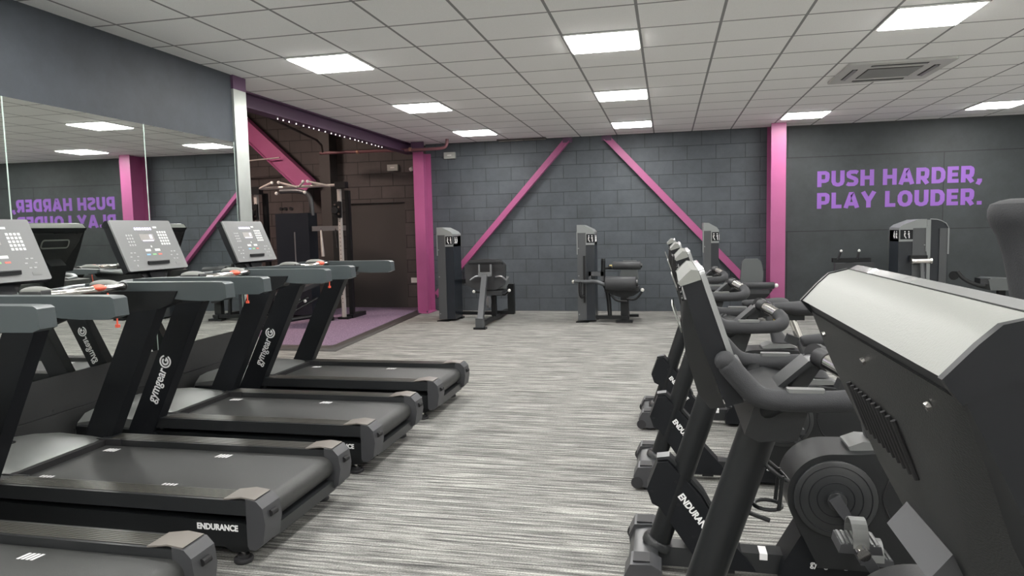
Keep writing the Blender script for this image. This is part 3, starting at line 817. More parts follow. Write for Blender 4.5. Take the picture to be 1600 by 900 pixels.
        # arm rest
        ya, yb = sorted((.352 * s, .432 * s))
        mb().prism([(-1.522, 1.090), (-1.528, 1.166), (-1.545, 1.176), (-1.60, 1.178), (-2.25, 1.178), (-2.42, 1.172), (-2.42, 1.140), (-2.25, 1.132), (-2.10, 1.122), (-1.95, 1.098), (-1.80, 1.080), (-1.70, 1.075), (-1.56, 1.076)], ya, yb, 0.013, seg=4).build('arm_rest', 'arm_grey', t)
        # curved bar linking the arm to the console
        mb().tube([(-2.40, .392 * s, 1.158), (-2.52, .385 * s, 1.150), (-2.60, .33 * s, 1.135), (-2.63, .20 * s, 1.125)], .016, 10, smooth=2).build('linking_bar', 'grey_steel', t)
    # dash tray between the arms with cup holders
    tr = mb().prism([(-2.72, 1.075), (-2.70, 1.125), (-2.34, 1.155), (-2.30, 1.145), (-2.34, 1.10), (-2.60, 1.06)], -.345, .345, 0.012).build('dash_tray', 'black_plastic', t)
    g = mb()
    for s in (-1, 1):
        g.prism(rrect(-2.46, .24 * s, .15, .11, .03), 1.138, 1.150, axis='z')
    g.build('cup_holder', 'dark_void', tr)
    # control wings, sensor bar
    for s in (-1, 1):
        cp = mb(); cp.ball((-2.16, .21 * s, 1.178), .09, 18, (1.0, .42, .30)); pod = cp.build('control_pod', 'silver_cap', t)
        mb().ball((-2.16, .21 * s, 1.168), .094, 18, (1.0, .46, .30)).build('pod_base', 'black_plastic', pod)
        mb().box(-2.30, -2.16, .21 * s - .025, .21 * s + .025, 1.12, 1.165, .008).build('pod_mount', 'black_plastic', t)
    hb = mb().tube([(-2.08, -.25, 1.165), (-2.02, -.17, 1.17), (-2.0, 0, 1.17), (-2.02, .17, 1.17), (-2.08, .25, 1.165)], .018, 12, smooth=2).build('sensor_bar', 'chrome', t)
    for s in (-1, 1): mb().cyl((-2.085, .255 * s, 1.165), (-2.06, .225 * s, 1.167), .024, 14).build('bar_end', 'black_plastic', hb)
    sk = mb().ball((-2.005, 0, 1.178), .04, 16, (.9, 1.0, .45)).build('stop_key', 'red_plastic', t)
    mb().tube([(-1.97, .02, 1.15), (-1.95, .05, 1.05), (-1.96, .06, .98)], .004, 6, smooth=2).box(-1.970, -1.952, .055, .07, .968, .985, .004).build('safety_cord', 'red_plastic', sk)
    # neck
    mb().prism([(-2.72, 1.08), (-2.76, 1.24), (-2.70, 1.30), (-2.62, 1.24), (-2.56, 1.10)], -.07, .07, 0.012).build('console_neck', 'black_panel', t)
    console(t, (-2.755 - TX, 1.515, math.radians(22.5), .355, .055), -.28, .28, 'window')
    # crossbar low behind hood
    mb().box(-2.60, -2.46, -.35, .35, .10, .16, .01).build('front_crossbar', 'black_steel', t)
    return t
tm = make_treadmill()
labels = ['black treadmill at the bottom left corner, nearest the camera, mostly cut off', 'black treadmill with a grey belt, second nearest, its console at the left edge',
          'black treadmill with a grey belt, third from the camera, in the middle of the row', 'black treadmill with a grey belt, farthest in the row, next to the side bay']
for i, yc in enumerate((-3.755, -2.595, -1.445, -0.265)):
    q = tm if i == 0 else copy_tree(tm)
    q.location = (TX, yc, 0); q['label'] = labels[i]

# ================================================================== UPRIGHT BIKE
BX = 1.265
def make_bike():
    t = thing('exercise_bike', (BX, 0, 0), '', 'exercise bike', 'upright bikes in a row')
    o = (-1.25, 0, 0); mb = lambda: MB(o)
    # stabilisers
    ms = lambda: MB((-1.25 + .025, 0, 0))
    st = ms().prism([(.62, .025), (.615, .07), (.635, .115), (.70, .125), (.735, .11), (.745, .025)], -.225, .225, .012, seg=3).build('front_stabiliser', 'satin_black', t)
    for s in (-1, 1):
        ms().prism([(.612, .02), (.606, .08), (.63, .128), (.71, .132), (.748, .11), (.752, .02)], *sorted((.13 * s, .245 * s)), .014, seg=3).build('stabiliser_cap', 'endcap', st)
        ms().prism([(.64, .1315), (.705, .1325), (.705, .137), (.64, .136)], *sorted((.145 * s, .225 * s)), .002).build('grip_pad', 'rubber', st)
        ms().cyl((.68, .20 * s, 0), (.68, .20 * s, .03), .025, 16).build('foot', 'rubber', t)
        w_ = ms().cyl((.625, .235 * s, .045), (.625, .25 * s, .045), .032, 20).build('transport_wheel', 'rubber', t)
    rs = mb().box(1.93, 2.04, -.22, .22, .025, .10, .014, seg=3).build('rear_stabiliser', 'satin_black', t)
    for s in (-1, 1): mb().cyl((1.985, .19 * s, 0), (1.985, .19 * s, .03), .025, 16).build('foot', 'rubber', t)
    rail = mb().box(.73, 1.95, -.04, .04, .035, .115, .008).build('floor_rail', 'satin_black', t)
    mb().box(1.155, 1.185, -.0405, .03, .1152, .1162).box(1.155, 1.185, -.0412, -.04, .09, .1155).build('sticker', 'white_ink', rail)
    mb().box(1.0, 1.06, -.05, .05, .03, .125, .008).build('rail_joint', 'black_steel', rail)
    # post
    post = mb().tube([(.765, 0, .13), (1.04, 0, .98)], .0535, 28, ry=.85).build('main_post', 'black_steel', t)
    mb().tube([(.755, 0, .105), (.762, 0, .122), (.768, 0, .135)], [.066, .066, .058], 28).build('post_collar', 'satin_black', post)
    # frame cover with lettering
    fc = mb().prism([(.757, .470), (.715, .36), (.735, .30), (.765, .285), (.93, .045), (1.14, .045), (1.10, .10), (1.00, .21), (.93, .335), (.885, .385), (.862, .41), (.80, .476)], -.052, .052, .008).build('frame_cover', 'black_panel', t)
    mb().prism([(.757, .474), (.80, .480), (.866, .414), (.889, .389), (.934, .338), (1.004, .212), (1.010, .222), (.94, .35), (.896, .40), (.872, .427), (.806, .494), (.755, .486)], -.032, .032, .003).build('cover_trim', 'satin_black', fc)
    dd = Vector((.155, 0, -.205)).normalized(); uu = Vector((-dd.z, 0, dd.x))
    text_obj('model_lettering', 'ENDURANCE', .037, 'white_ink', Matrix.Translation(o) @ basis((.838, -.0525, .335), dd, uu), fc, bold=.0014, width=.20)
    g = mb()
    for a, b in ((.735, .35), (.83, .395), (.84, .30), (.90, .17)): g.cyl((a, -.0535, b), (a, -.051, b), .006, 8)
    g.build('screw', 'black_steel', fc)
    # drive housing
    cx, cz = 1.415, .387
    prof = arc(cx, cz, .170, 205, 92, 18) + [(1.50, .560), (1.58, .568), (1.70, .555), (1.80, .50), (1.86, .38), (1.88, .24), (1.84, .11), (1.36, .11)]
    hs = mb().prism(prof, -.115, .115, .022, seg=3).build('drive_housing', 'black_plastic', t)
    mb().prism([(1.225, .025), (1.235, .10), (1.30, .22), (1.40, .24), (1.75, .24), (1.80, .10), (1.82, .025)], -.085, .085, .01).build('housing_foot', 'black_panel', hs)
    text_obj('logo_lettering', 'gymgear', .036, 'white_ink', Matrix.Translation(o) @ basis((1.335, -.0862, .100), (1, 0, 0), (0, 0, 1)), hs, bold=.0006, width=.105)
    g = mb(); logo_g(g, basis((1.464, -.0862, .112), (1, 0, 0), (0, 0, 1)), .015); g.build('logo_emblem', 'white_ink', hs)
    for s in (-1, 1):
        y0 = .114 * s
        dk = mb().tube([(cx, y0, cz), (cx, y0 + .010 * s, cz), (cx, y0 + .014 * s, cz), (cx, y0 + .014 * s, cz)], [.148, .148, .142, .06], 40).build('disc_cover', 'satin_black', hs)
        g = mb()
        for r in (.128, .096, .066):
            g.tube([(cx + r * math.cos(a * PI / 20), y0 + .014 * s, cz + r * math.sin(a * PI / 20)) for a in range(40)], .0022, 6, closed=True)
        g.build('disc_groove', 'black_panel', dk)
        g = mb(); R = [(1.60, .55), (1.60, .46), (1.575, .40), (1.60, .33), (1.62, .30), (1.75, .25)]
        g.tube([(a, y0 + .002 * s, b) for a, b in R], .004, 6, smooth=2).build('panel_seam', 'dark_void', hs)
        mb().cyl((cx, y0, cz), (cx, y0 + .035 * s, cz), .035, 24, bev=.004).build('crank_hub', 'satin_black', t)
        ang = math.radians(-57) if s < 0 else math.radians(123)
        ex, ez = cx + .195 * math.cos(ang), cz + .195 * math.sin(ang); yk = y0 + .034 * s
        cr = mb()
        dv = Vector((math.cos(ang), 0, math.sin(ang))); nv = Vector((-dv.z, 0, dv.x))
        def rr(p, w_, th, yy): return [p + nv * w_ + Vector((0, yy, 0)), p - nv * w_ + Vector((0, yy, 0)), p - nv * w_ + Vector((0, yy + th * s, 0)), p + nv * w_ + Vector((0, yy + th * s, 0))]
        c0 = Vector((cx, 0, cz))
        cr.loft([rr(c0 - dv * .02, .022, .018, yk), rr(c0 + dv * .03, .020, .02, yk), rr(c0 + dv * .09, .013, .018, yk + .004 * s), rr(c0 + dv * .17, .014, .018, yk + .010 * s), rr(c0 + dv * .21, .012, .018, yk + .012 * s)])
        crk = cr.build('crank_arm', 'endcap', t)
        yq = yk + .03 * s
        mb().cyl((ex, yk + .01 * s, ez), (ex, yq + .015 * s, ez), .017, 12).build('pedal_axle_cap', 'yellow' if s < 0 else 'chrome', crk)
        yc = yq + .06 * s
        pd = mb().prism([(ex - .055, ez - .012), (ex - .05, ez + .012), (ex + .05, ez + .012), (ex + .055, ez - .012)], *sorted((yq + .012 * s, yq + .105 * s)), .008)
        pdl = pd.build('pedal', 'endcap', t)
        g = mb()
        for k in range(8): g.box(ex - .046 + k * .012, ex - .040 + k * .012, *sorted((yq + .016 * s, yq + .10 * s)), ez + .011, ez + .016)
        g.build('tread_ridge', 'hood_grey', pdl)
        g = mb(); pp = []
        for k in range(13):
            a = math.radians(180 - k * 15)
            pp.append((ex, yc + .052 * math.cos(a), ez + .004 + .062 * math.sin(a)))
        for i in range(12):
            a, b = Vector(pp[i]), Vector(pp[i + 1])
            g.loft([[a + Vector((-.02, 0, 0)), a + Vector((.02, 0, 0)), a + Vector((.02, 0, .004)), a + Vector((-.02, 0, .004))], [b + Vector((-.02, 0, 0)), b + Vector((.02, 0, 0)), b + Vector((.02, 0, .004)), b + Vector((-.02, 0, .004))]])
        g.build('pedal_strap', 'hood_grey', pdl)
    # seat tube, post and saddle
    mb().prism([(1.475, .560), (1.47, .575), (1.52, .596), (1.66, .592), (1.70, .57)], -.07, .07, .006).build('tube_cover', 'hood_grey', hs)
    tb = mb().loft([rrect3(1.60, .60, .058, .045), rrect3(1.555, .70, .035, .034), rrect3(1.515, .80, .031, .031)]).build('seat_tube', 'endcap', t)
    mb().tube([(1.515, 0, .79), (1.463, 0, .925)], .021, 14).build('seat_post', 'chrome', t)
    kn = mb().cyl((1.56, -.035, .76), (1.56, -.07, .76), .012, 10).ball((1.56, -.075, .76), .02, 12).build('adjuster_knob', 'yellow', tb)
    mb().box(1.44, 1.50, -.03, .03, .775, .82, .006, rot=.35).build('tube_collar', 'satin_black', tb)
    mb().box(1.42, 1.53, -.022, .022, .905, .935, .006).build('saddle_clamp', 'black_steel', t)
    sd = mb()
    def srg(x, w_, zt, th):
        return [(x, w_ * math.cos(a) , zt - th / 2 + th / 2 * math.sin(a) * (1 if math.sin(a) > 0 else 1.15)) for a in [2 * PI * k / 20 for k in range(20)]]
    sd.loft([srg(1.305, .012, .985, .02), srg(1.315, .024, .990, .04), srg(1.36, .032, .996, .05), srg(1.42, .05, 1.0, .056), srg(1.48, .085, 1.003, .066), srg(1.54, .115, 1.008, .074), srg(1.58, .115, 1.008, .074), srg(1.605, .095, 1.0, .06), srg(1.615, .05, .988, .03)])
    sd.build('saddle', 'foam', t)
    # handlebars
    for s in (-1, 1):
        y = .215 * s
        g = mb().tube([(.925, y, 1.135), (.935, y, 1.122), (.96, y, 1.092), (.99, y, 1.058), (1.03, y, 1.050), (1.10, y, 1.050), (1.175, y, 1.052), (1.207, y * .93, 1.060), (1.214, y * .78, 1.076), (1.202, y * .64, 1.089)], [.012] + [.0235] * 9, 16, smooth=2)
        gb = g.build('handlebar', 'foam', t)
        mb().ball((.926, y, 1.134), .0225, 14).build('grip_end', 'foam', gb)
        mb().tube([(1.205, y * .66, 1.088), (1.165, y * .26, 1.108)], .0195, 14).build('pulse_sensor', 'chrome', gb)
        mb().tube([(1.168, y * .28, 1.106), (1.152, y * .12, 1.112)], .023, 14).build('sensor_collar', 'rubber', gb)
        mb().prism(rrect(1.09, y, .075, .024, .006), 1.068, 1.078, .003, axis='z').build('sensor_plate', 'hood_grey', gb)
    # centre bracket and tray
    tray = mb().prism([(.97, .965), (.99, 1.03), (1.055, 1.045), (1.10, 1.035), (1.10, 1.018), (1.08, .955), (1.0, .95)], -.19, .19, .01).build('console_tray', 'black_plastic', t)
    mb().prism([(1.075, 1.02), (1.135, 1.108), (1.15, 1.114), (1.17, 1.108), (1.175, 1.09), (1.155, 1.085), (1.115, 1.02)], -.035, .035, .005).build('handlebar_bracket', 'satin_black', t)
    mb().prism([(1.06, 1.030), (1.135, 1.098), (1.127, 1.106), (1.05, 1.036)], -.05, .05, .003).build('bracket_cover', 'satin_black', t)
    for s in (-1, 1): mb().tube([(1.0, .15 * s, 1.0), (1.04, .215 * s, 1.045)], .02, 12).build('bar_mount', 'black_steel', t)
    # cage for a bottle
    g = mb()
    bc = Vector((1.055, 0, .83)); 
    g.tube([bc + Vector((.036 * math.cos(k * PI / 8), .036 * math.sin(k * PI / 8), -.03 * math.cos(k * PI / 8))) for k in range(16)], .005, 8, closed=True)
    g.tube([bc + Vector((-.01, 0, -.095)) + Vector((.033 * math.cos(k * PI / 8), .033 * math.sin(k * PI / 8), 0)) for k in range(16)], .005, 8, closed=True)
    for s in (-1, 1): g.tube([bc + Vector((.02, .030 * s, -.01)), bc + Vector((.012, .030 * s, -.095))], .005, 8)
    g.box(1.000, 1.02, -.022, .022, .71, .86, .004, rot=.30)
    g.tube([(.995, 0, .73), (1.0, 0, .712), (1.05, 0, .695)], .006, 8)
    g.build('bottle_cage', 'black_steel', t)
    console(t, (.832 - 1.25, 1.312, math.radians(18.5), .30, .052), -.20, .20, 'window')
    return t
def rrect3(x, z, a, b):
    return [(x + p, q, z) for p, q in rrect(0, 0, 2 * a, 2 * b, min(a, b) * .6, 4)]
bk = make_bike()
labels = ['black exercise bike nearest the camera, its handlebar loop and bottle cage in full view', 'black exercise bike, second nearest, its round drive housing and pedal at lower right', 'black exercise bike, third of the row', 'black exercise bike farthest in the row, closest to the back wall']
for i, yc in enumerate((-3.815, -2.71, -1.60, -0.46)):
    q = bk if i == 0 else copy_tree(bk)
    q.location = ((1.247, 1.252, 1.238, 1.222)[i], yc, 0); q['label'] = labels[i]
    if i == 3:                                   # the farthest bike has its saddle set low
        for c in kids(q):
            if c.name.split('.')[0] in ('saddle', 'saddle_clamp', 'seat_post'): c.location.z -= 0.10; c.location.x += 0.035

# ================================================================== CROSS TRAINER (nearest right)
def make_cross():
    cy = -4.765
    t = thing('cross_trainer', (1.35, cy, 0), 'large blurred cross trainer at the right edge with a silver-topped console seen from behind', 'cross trainer')
    mb = lambda: MB((-1.35, 0, 0))
    console(t, (.998 - 1.35, 1.325, math.radians(27), .36, .08), -.275, .275, 'vents')
    nk = mb().prism([(1.06, 1.065), (1.105, 1.125), (1.28, .98), (1.22, .90)], -.07, .07, .006).build('console_neck', 'endcap', t)
    mb().tube([(1.20, 0, .98), (1.42, 0, .14)], .05, 24).build('main_post', 'black_steel', t)
    mb().box(1.25, 2.85, -.05, .05, .03, .11, .01).build('floor_rail', 'satin_black', t)
    mb().box(1.22, 1.34, -.27, .27, .02, .13, .015).build('front_stabiliser', 'satin_black', t)
    mb().box(2.80, 2.90, -.27, .27, .02, .10, .015).build('rear_stabiliser', 'satin_black', t)
    hs = mb().prism(arc(1.72, .36, .25, 200, -20, 16) + [(1.98, .12), (1.46, .12)], -.11, .11, .02).build('drive_housing', 'black_plastic', t)
    for s in (-1, 1):
        y = .455 * s
        ar = mb().tube([(1.62, y * .55, .50), (1.60, y * .9, .62), (1.56, y, .80), (1.42, y, 1.05), (1.388, y, 1.19)], .02, 14, smooth=2).build('moving_arm', 'black_steel', t)
        mb().tube([(1.388, y, 1.15), (1.376, y, 1.30), (1.362, y, 1.400), (1.357, y, 1.430), (1.356, y, 1.450), (1.356, y, 1.460)], [.022, .026, .033, .046, .044, .014], 24, smooth=1).build('hand_grip', 'foam', ar)
        mb().tube([(1.62, y * .55, .50), (1.66, y * .6, .30), (2.75, y * .6, .18)], .02, 12, smooth=1).build('link_rod', 'black_steel', t)
        mb().box(2.12, 2.42, *sorted((.12 * s, .28 * s)), .225, .255, .01).build('foot_plate', 'rubber', t)
    t.location = (1.35, cy, 0)
make_cross()

# ================================================================== STRENGTH MACHINES
def tower(parent, x, y, hgt, right=True, w_=.26, dp=.42, mirror=False):
    """selectorised weight tower; (x,y) = its front left floor corner in parent coordinates. right: shroud on the right half"""
    s = 1 if right else -1
    mb = lambda: MB((x, y, 0)).__class__((x, y, 0))
    pw = w_ * .5
    px0, px1 = (0, pw) if right else (w_ - pw, w_)
    sx0, sx1 = (pw, w_) if right else (0, w_ - pw)
    pl = mb().box(px0, px1, 0, dp * .35, .03, hgt - .055, .006).build('tower_pillar', 'tower_grey', parent)
    sh = mb().box(sx0, sx1, .012, dp, .03, hgt - .14, .004).box(px0 + .01, px1 - .01, dp * .35, dp, .03, hgt - .14, .004).build('stack_shroud', 'navy_shroud', parent)
    prof = [(0, hgt - .12), (0, hgt), (w_ * .35, hgt - .005), (w_ * .86, hgt - .07), (w_, hgt - .11), (w_, hgt - .30), (pw, hgt - .30), (pw, hgt - .12)]
    if not right: prof = [(w_ - a, b) for a, b in prof][::-1]
    cp = mb().prism(prof, -.012, dp + .012, .006).build('tower_cap', 'tower_cap', parent)
    ex = -.004 if right else w_ + .004
    mb().box(min(ex, ex + .012 * s), max(ex, ex + .012 * s), -.013, dp * .4, hgt - .44, hgt - .10, .003).build('edge_trim', 'tower_cap', parent)
    # picture plate with white exercise figures, on the face and on the outer side
    fx0 = sx0 + .012; fx1 = sx1 - .002
    plq = mb().box(fx0, fx1, -.016, -.011, hgt - .27, hgt - .14, .001).build('picture_plate', 'black_panel', parent)
    g = mb(); c = (fx0 + fx1) / 2
    for dx in (-.022, .025):
        g.ball((c + dx, -.017, hgt - .165), .009, 8, (1, .3, 1)); g.tube([(c + dx, -.017, hgt - .18), (c + dx * 1.2, -.017, hgt - .22), (c + dx * .8 + .012, -.017, hgt - .255)], .006, 6)
        g.tube([(c + dx - .012, -.017, hgt - .20), (c + dx + .012, -.017, hgt - .19)], .004, 6)
    g.build('figure_print', 'white_ink', plq)
    ox = w_ if right else 0
    pls = mb().box(min(ox - .002 * s, ox + .004 * s), max(ox - .002 * s, ox + .004 * s), .03, .24, hgt - .27, hgt - .14, .001).build('picture_plate', 'black_panel', parent)
    g = mb()
    for dy in (.085, .18):
        X = ox + .006 * s
        g.ball((X, dy, hgt - .165), .012, 8, (.3, 1, 1)); g.tube([(X, dy, hgt - .18), (X, dy + .01, hgt - .22), (X, dy - .012, hgt - .255)], .008, 6)
        g.tube([(X, dy - .02, hgt - .20), (X, dy + .02, hgt - .19)], .005, 6)
    g.build('figure_print', 'white_ink', pls)
    bp = mb().box(px0 - .03, px1 + .03, -.03, .08, 0, .012, .003).box(px0 - .02, w_ + .02 if right else px1, dp - .08, dp + .03, 0, .03, .003).build('tower_foot', 'black_steel', parent)
    g = mb()
    for zz in (.12, hgt - .35, .7): g.cyl((px0 + .02 if right else px1 - .02, -.006, zz), (px0 + .02 if right else px1 - .02, .002, zz), .009, 8)
    g.build('bolt', 'grey_steel', pl)

def pad(mb, c, w_, d_, t_, r=.02, rx=0.0):
    M = Matrix.Rotation(rx, 3, 'X')
    mb.box(c[0] - w_ / 2, c[0] + w_ / 2, c[1] - d_ / 2, c[1] + d_ / 2, c[2] - t_ / 2, c[2] + t_ / 2, r, rot=M, seg=3)

# machine 1: at the left column
X1, Y1 = -2.70, 4.86
t = thing('leg_machine', (X1 + .7, Y1, 0), 'leg machine with weight tower and broad black pad beside the left pink column', 'gym machine')
tower(t, -.7, 0, 1.47)
mb = lambda: MB((-(X1 + .7), -Y1, 0))
mb().box(-2.45, -1.80, 5.30, 5.36, .05, .10, .006).box(-1.85, -1.79, 4.05, 5.82, .03, .09, .006).build('floor_frame', 'black_steel', t)
for (a, b) in ((-1.82, 4.05), (-1.82, 5.85)): mb().box(a - .09, a + .09, b - .05, b + .05, 0, .03, .006).build('foot', 'black_steel', t)
mb().box(-1.875, -1.765, 4.0, 4.10, .03, .16, .008).build('frame_boot', 'tower_grey', t)
p0, p1 = Vector((-1.82, 4.07, .14)), Vector((-1.88, 4.62, .78))
m = mb()
for a in (-.04,):
    nn = Vector((0, -.1, .08))
m.loft([[p0 + Vector((-.04, -.03, 0)), p0 + Vector((.04, -.03, 0)), p0 + Vector((.04, .05, 0)), p0 + Vector((-.04, .05, 0))], [p1 + Vector((-.04, -.03, 0)), p1 + Vector((.04, -.03, 0)), p1 + Vector((.04, .05, 0)), p1 + Vector((-.04, .05, 0))]])
m.build('lever_column', 'tower_grey', t)
mb().box(-1.97, -1.79, 4.57, 4.68, .72, .78, .008).cyl((-1.97, 4.62, .90), (-1.97, 4.62, .74), .016).cyl((-1.79, 4.62, .90), (-1.79, 4.62, .74), .016).build('pivot_bracket', 'grey_steel', t)
mb().box(-2.14, -1.61, 4.64, 4.69, .895, .93, .008).build('crossbar', 'black_steel', t)
m = mb(); m.prism([(-2.23, .58), (-2.24, .88), (-2.16, .955), (-1.92, .975), (-1.68, .955), (-1.60, .88), (-1.61, .58), (-1.76, .50), (-2.08, .50)], 4.78, 4.86, .02, seg=3); m.build('back_pad', 'upholstery', t)
g = mb()
for s in (-1, 1): g.tube([(-1.85 + .10 * s, 4.75, .70), (-1.85 + .20 * s, 4.70, .72), (-1.85 + .28 * s, 4.68, .66)], .014, 10, smooth=2)
g.build('hand_lever', 'grey_steel', t)
m = mb(); pad(m, (-1.74, 4.95, .60), .26, .30, .09, .035, .3); m.build('seat', 'upholstery_grey', t)
m = mb(); pad(m, (-1.80, 4.90, .47), .30, .36, .06, .02, .1); m.build('seat_lower', 'upholstery', t)
mb().box(-1.85, -1.78, 4.85, 4.93, .08, .46, .01).box(-1.66, -1.56, 5.15, 5.25, .08, .56, .01).box(-1.92, -1.58, 5.18, 5.22, .08, .13, .005).build('seat_post', 'black_steel', t)
g = mb(); g.tube([(-1.85, 4.8, .44), (-2.0, 4.72, .47), (-2.06, 4.68, .48)], .015, 10).tube([(-1.75, 4.8, .42), (-1.60, 4.75, .43), (-1.53, 4.7, .49)], .015, 10); hb = g.build('side_handle', 'black_steel', t)
mb().ball((-2.075, 4.67, .485), .024, 12).build('handle_end', 'white_plastic', hb); mb().ball((-1.525, 4.69, .50), .024, 12).build('handle_end', 'white_plastic', hb)
m = mb(); m.cyl((-1.85, 4.62, .33), (-1.81, 4.62, .33), .085, 24); m.build('cam_wheel', 'grey_steel', t)
mb().box(-2.45, -1.9, 5.28, 5.34, .56, .63, .006).build('connecting_beam', 'black_steel', t)

# machine 2: thigh machine with rollers
X2, Y2 = -.51, 4.85
t = thing('leg_machine', (X2 + .4, Y2, 0), 'leg machine with two black foam rollers and a weight tower before the back wall', 'gym machine')
tower(t, -.4, 0, 1.46)
mb = lambda: MB((-(X2 + .4), -Y2, 0))
mb().box(-.30, .25, 4.87, 4.93, .05, .10, .006).box(.14, .22, 4.85, 5.55, .03, .09, .006).build('floor_frame', 'black_steel', t)
mb().box(.06, .30, 4.82, 4.96, 0, .035, .008).build('foot', 'black_steel', t); mb().box(.12, .36, 5.5, 5.6, 0, .035, .008).build('foot', 'black_steel', t)
m = mb(); m.cyl((-.09, 4.72, .60), (.36, 4.72, .595), .102, 28, bev=.02); rl = m.build('leg_roller', 'upholstery', t)
mb().cyl((.355, 4.72, .60), (.385, 4.72, .60), .05, 18).build('roller_cap', 'satin_black', rl)
m = mb(); m.cyl((-.0, 4.95, .845), (.42, 4.95, .84), .062, 28, bev=.015); rl = m.build('thigh_roller', 'upholstery', t)
mb().cyl((.415, 4.95, .84), (.44, 4.95, .84), .03, 18).build('roller_cap', 'satin_black', rl)
mb().cyl((-.14, 4.95, .80), (0, 4.95, .82), .02).cyl((-.06, 4.95, .82), (-.005, 4.95, .82), .032).build('roller_bracket', 'black_steel', t)
mb().cyl((-.04, 4.95, .83), (.01, 4.95, .83), .026).build('brass_pin', 'brass', t)
mb().tube([(-.13, 4.93, .92), (-.14, 4.93, .60), (-.06, 4.92, .45), (-.04, 4.92, .09)], .032, 14, smooth=2).build('upright_tube', 'black_steel', t)
m = mb(); m.cyl((-.13, 4.93, .86), (-.13, 4.93, .95), .03); m.build('pivot_joint', 'satin_black', t)
lv = mb().tube([(-.55, 4.74, .63), (-.40, 4.73, .62), (-.22, 4.72, .63), (-.12, 4.72, .58), (-.06, 4.72, .585)], .028, 14, smooth=2).build('lever_arm', 'tower_grey', t)
mb().cyl((-.575, 4.74, .63), (-.55, 4.74, .63), .035, 16).build('lever_pivot', 'chrome', lv)
mb().box(-.34, -.12, 4.80, 4.86, .70, .76, .01).box(-.34, -.30, 4.80, 4.86, .62, .76, .008).box(-.16, -.12, 4.80, 4.86, .62, .76, .008).build('lever_fork', 'tower_grey', t)
mb().tube([(-.45, 4.72, .62), (-.46, 4.70, .48), (-.44, 4.70, .38), (-.40, 4.72, .42)], .022, 12, smooth=2).box(-.42, -.39, 4.82, 4.85, .30, 1.0, .004).build('counter_lever', 'black_steel', t)
m = mb(); m.prism([(.08, .62), (.14, .90), (.34, .90), (.37, .62), (.30, .50), (.1, .5)], 5.25, 5.33, .02, seg=3); m.build('back_pad', 'upholstery_grey', t)
m = mb(); pad(m, (.17, 5.02, .50), .44, .36, .06, .02); m.build('seat', 'upholstery', t)
mb().prism([(-.12, .47), (.42, .47), (.32, .40), (.24, .38), (.10, .38), (.02, .41)], 4.86, 5.2, .01).build('seat_frame', 'black_steel', t)
mb().box(.12, .24, 4.92, 5.02, .08, .40, .01).build('seat_post', 'black_steel', t)
hd = mb().tube([(-.02, 4.85, .42), (.05, 4.83, .34), (.12, 4.82, .32), (.22, 4.82, .32)], .016, 10, smooth=2).tube([(.22, 4.82, .36), (.33, 4.80, .34), (.40, 4.80, .40), (.44, 4.80, .47)], .016, 10, smooth=2).build('side_handle', 'black_steel', t)
mb().ball((.445, 4.80, .49), .028, 12).build('handle_end', 'white_plastic', hd)

# machine 3: behind the bikes
X3, Y3 = 1.32, 5.1
t = thing('leg_machine', (X3 + .5, Y3, 0), 'leg machine with rounded grey seat back, over the bikes beside the right pink column', 'gym machine')
tower(t, -.5, 0, 1.45, right=True, w_=.22)
mb = lambda: MB((-(X3 + .5), -Y3, 0))
m = mb(); m.prism([(1.86, .55), (1.885, .86), (1.93, .90), (2.11, .90), (2.155, .86), (2.19, .70), (2.175, .55)], 5.30, 5.38, .025, seg=3); m.build('seat_back', 'upholstery_grey', t)
rl = mb().cyl((1.80, 5.0, .535), (2.30, 5.0, .53), .048, 24, bev=.01).build('leg_roller', 'upholstery', t)
mb().ball((2.325, 5.0, .53), .03, 12).build('roller_cap', 'white_plastic', rl)
m = mb(); pad(m, (2.02, 5.15, .44), .42, .34, .06, .02); m.build('seat', 'upholstery', t)
mb().prism([(1.78, .40), (2.28, .47), (2.20, .36), (2.05, .32), (1.95, .32)], 5.0, 5.3, .008).build('seat_frame', 'black_steel', t)
mb().box(1.98, 2.08, 5.1, 5.2, .05, .38, .008).box(1.50, 2.1, 5.15, 5.21, .04, .10, .006).box(1.99, 2.07, 4.9, 5.6, .03, .09, .006).build('floor_frame', 'black_steel', t)
mb().box(1.93, 2.13, 4.86, 4.96, 0, .035, .006).build('foot', 'black_steel', t); mb().box(1.93, 2.13, 5.55, 5.65, 0, .035, .006).build('foot', 'black_steel', t)
mb().tube([(1.52, 5.0, .62), (1.66, 4.98, .60), (1.80, 5.0, .54)], .024, 12).build('lever_arm', 'grey_steel', t)

# machine 4: pair of towers at the slogan wall
X4, Y4 = 3.90, 4.95
t = thing('chest_machine', (X4 + .4, Y4, 0), 'twin-tower strength machine with picture plate under the purple slogan', 'gym machine')
tower(t, -.4, 0, 1.43, right=False, w_=.34)
mb = lambda: MB((-(X4 + .4), -Y4, 0))
mb().box(4.255, 4.30, 4.97, 5.36, .03, 1.42, .01).build('tower_trim', 'tower_cap', t)
mb().prism([(4.30, .03), (4.30, 1.42), (4.40, 1.41), (4.52, 1.345), (4.53, 1.28), (4.53, .03)], 5.02, 5.40, .01).build('rear_shroud', 'navy_shroud', t)
mb().box(4.42, 4.515, 5.0, 5.02, .03, 1.30, .004).build('side_pillar', 'tower_grey', t)
mb().box(4.515, 4.535, 4.99, 5.1, .95, 1.30, .003).tube([(4.30, 5.0, 1.43), (4.41, 5.0, 1.42), (4.525, 5.0, 1.35), (4.528, 5.0, 1.2)], .006, 8, smooth=1).build('edge_trim', 'tower_cap', t)
lb = mb().cyl((4.05, 4.85, .865), (4.26, 4.85, .865), .028, 18).build('press_bar', 'pale_steel', t)
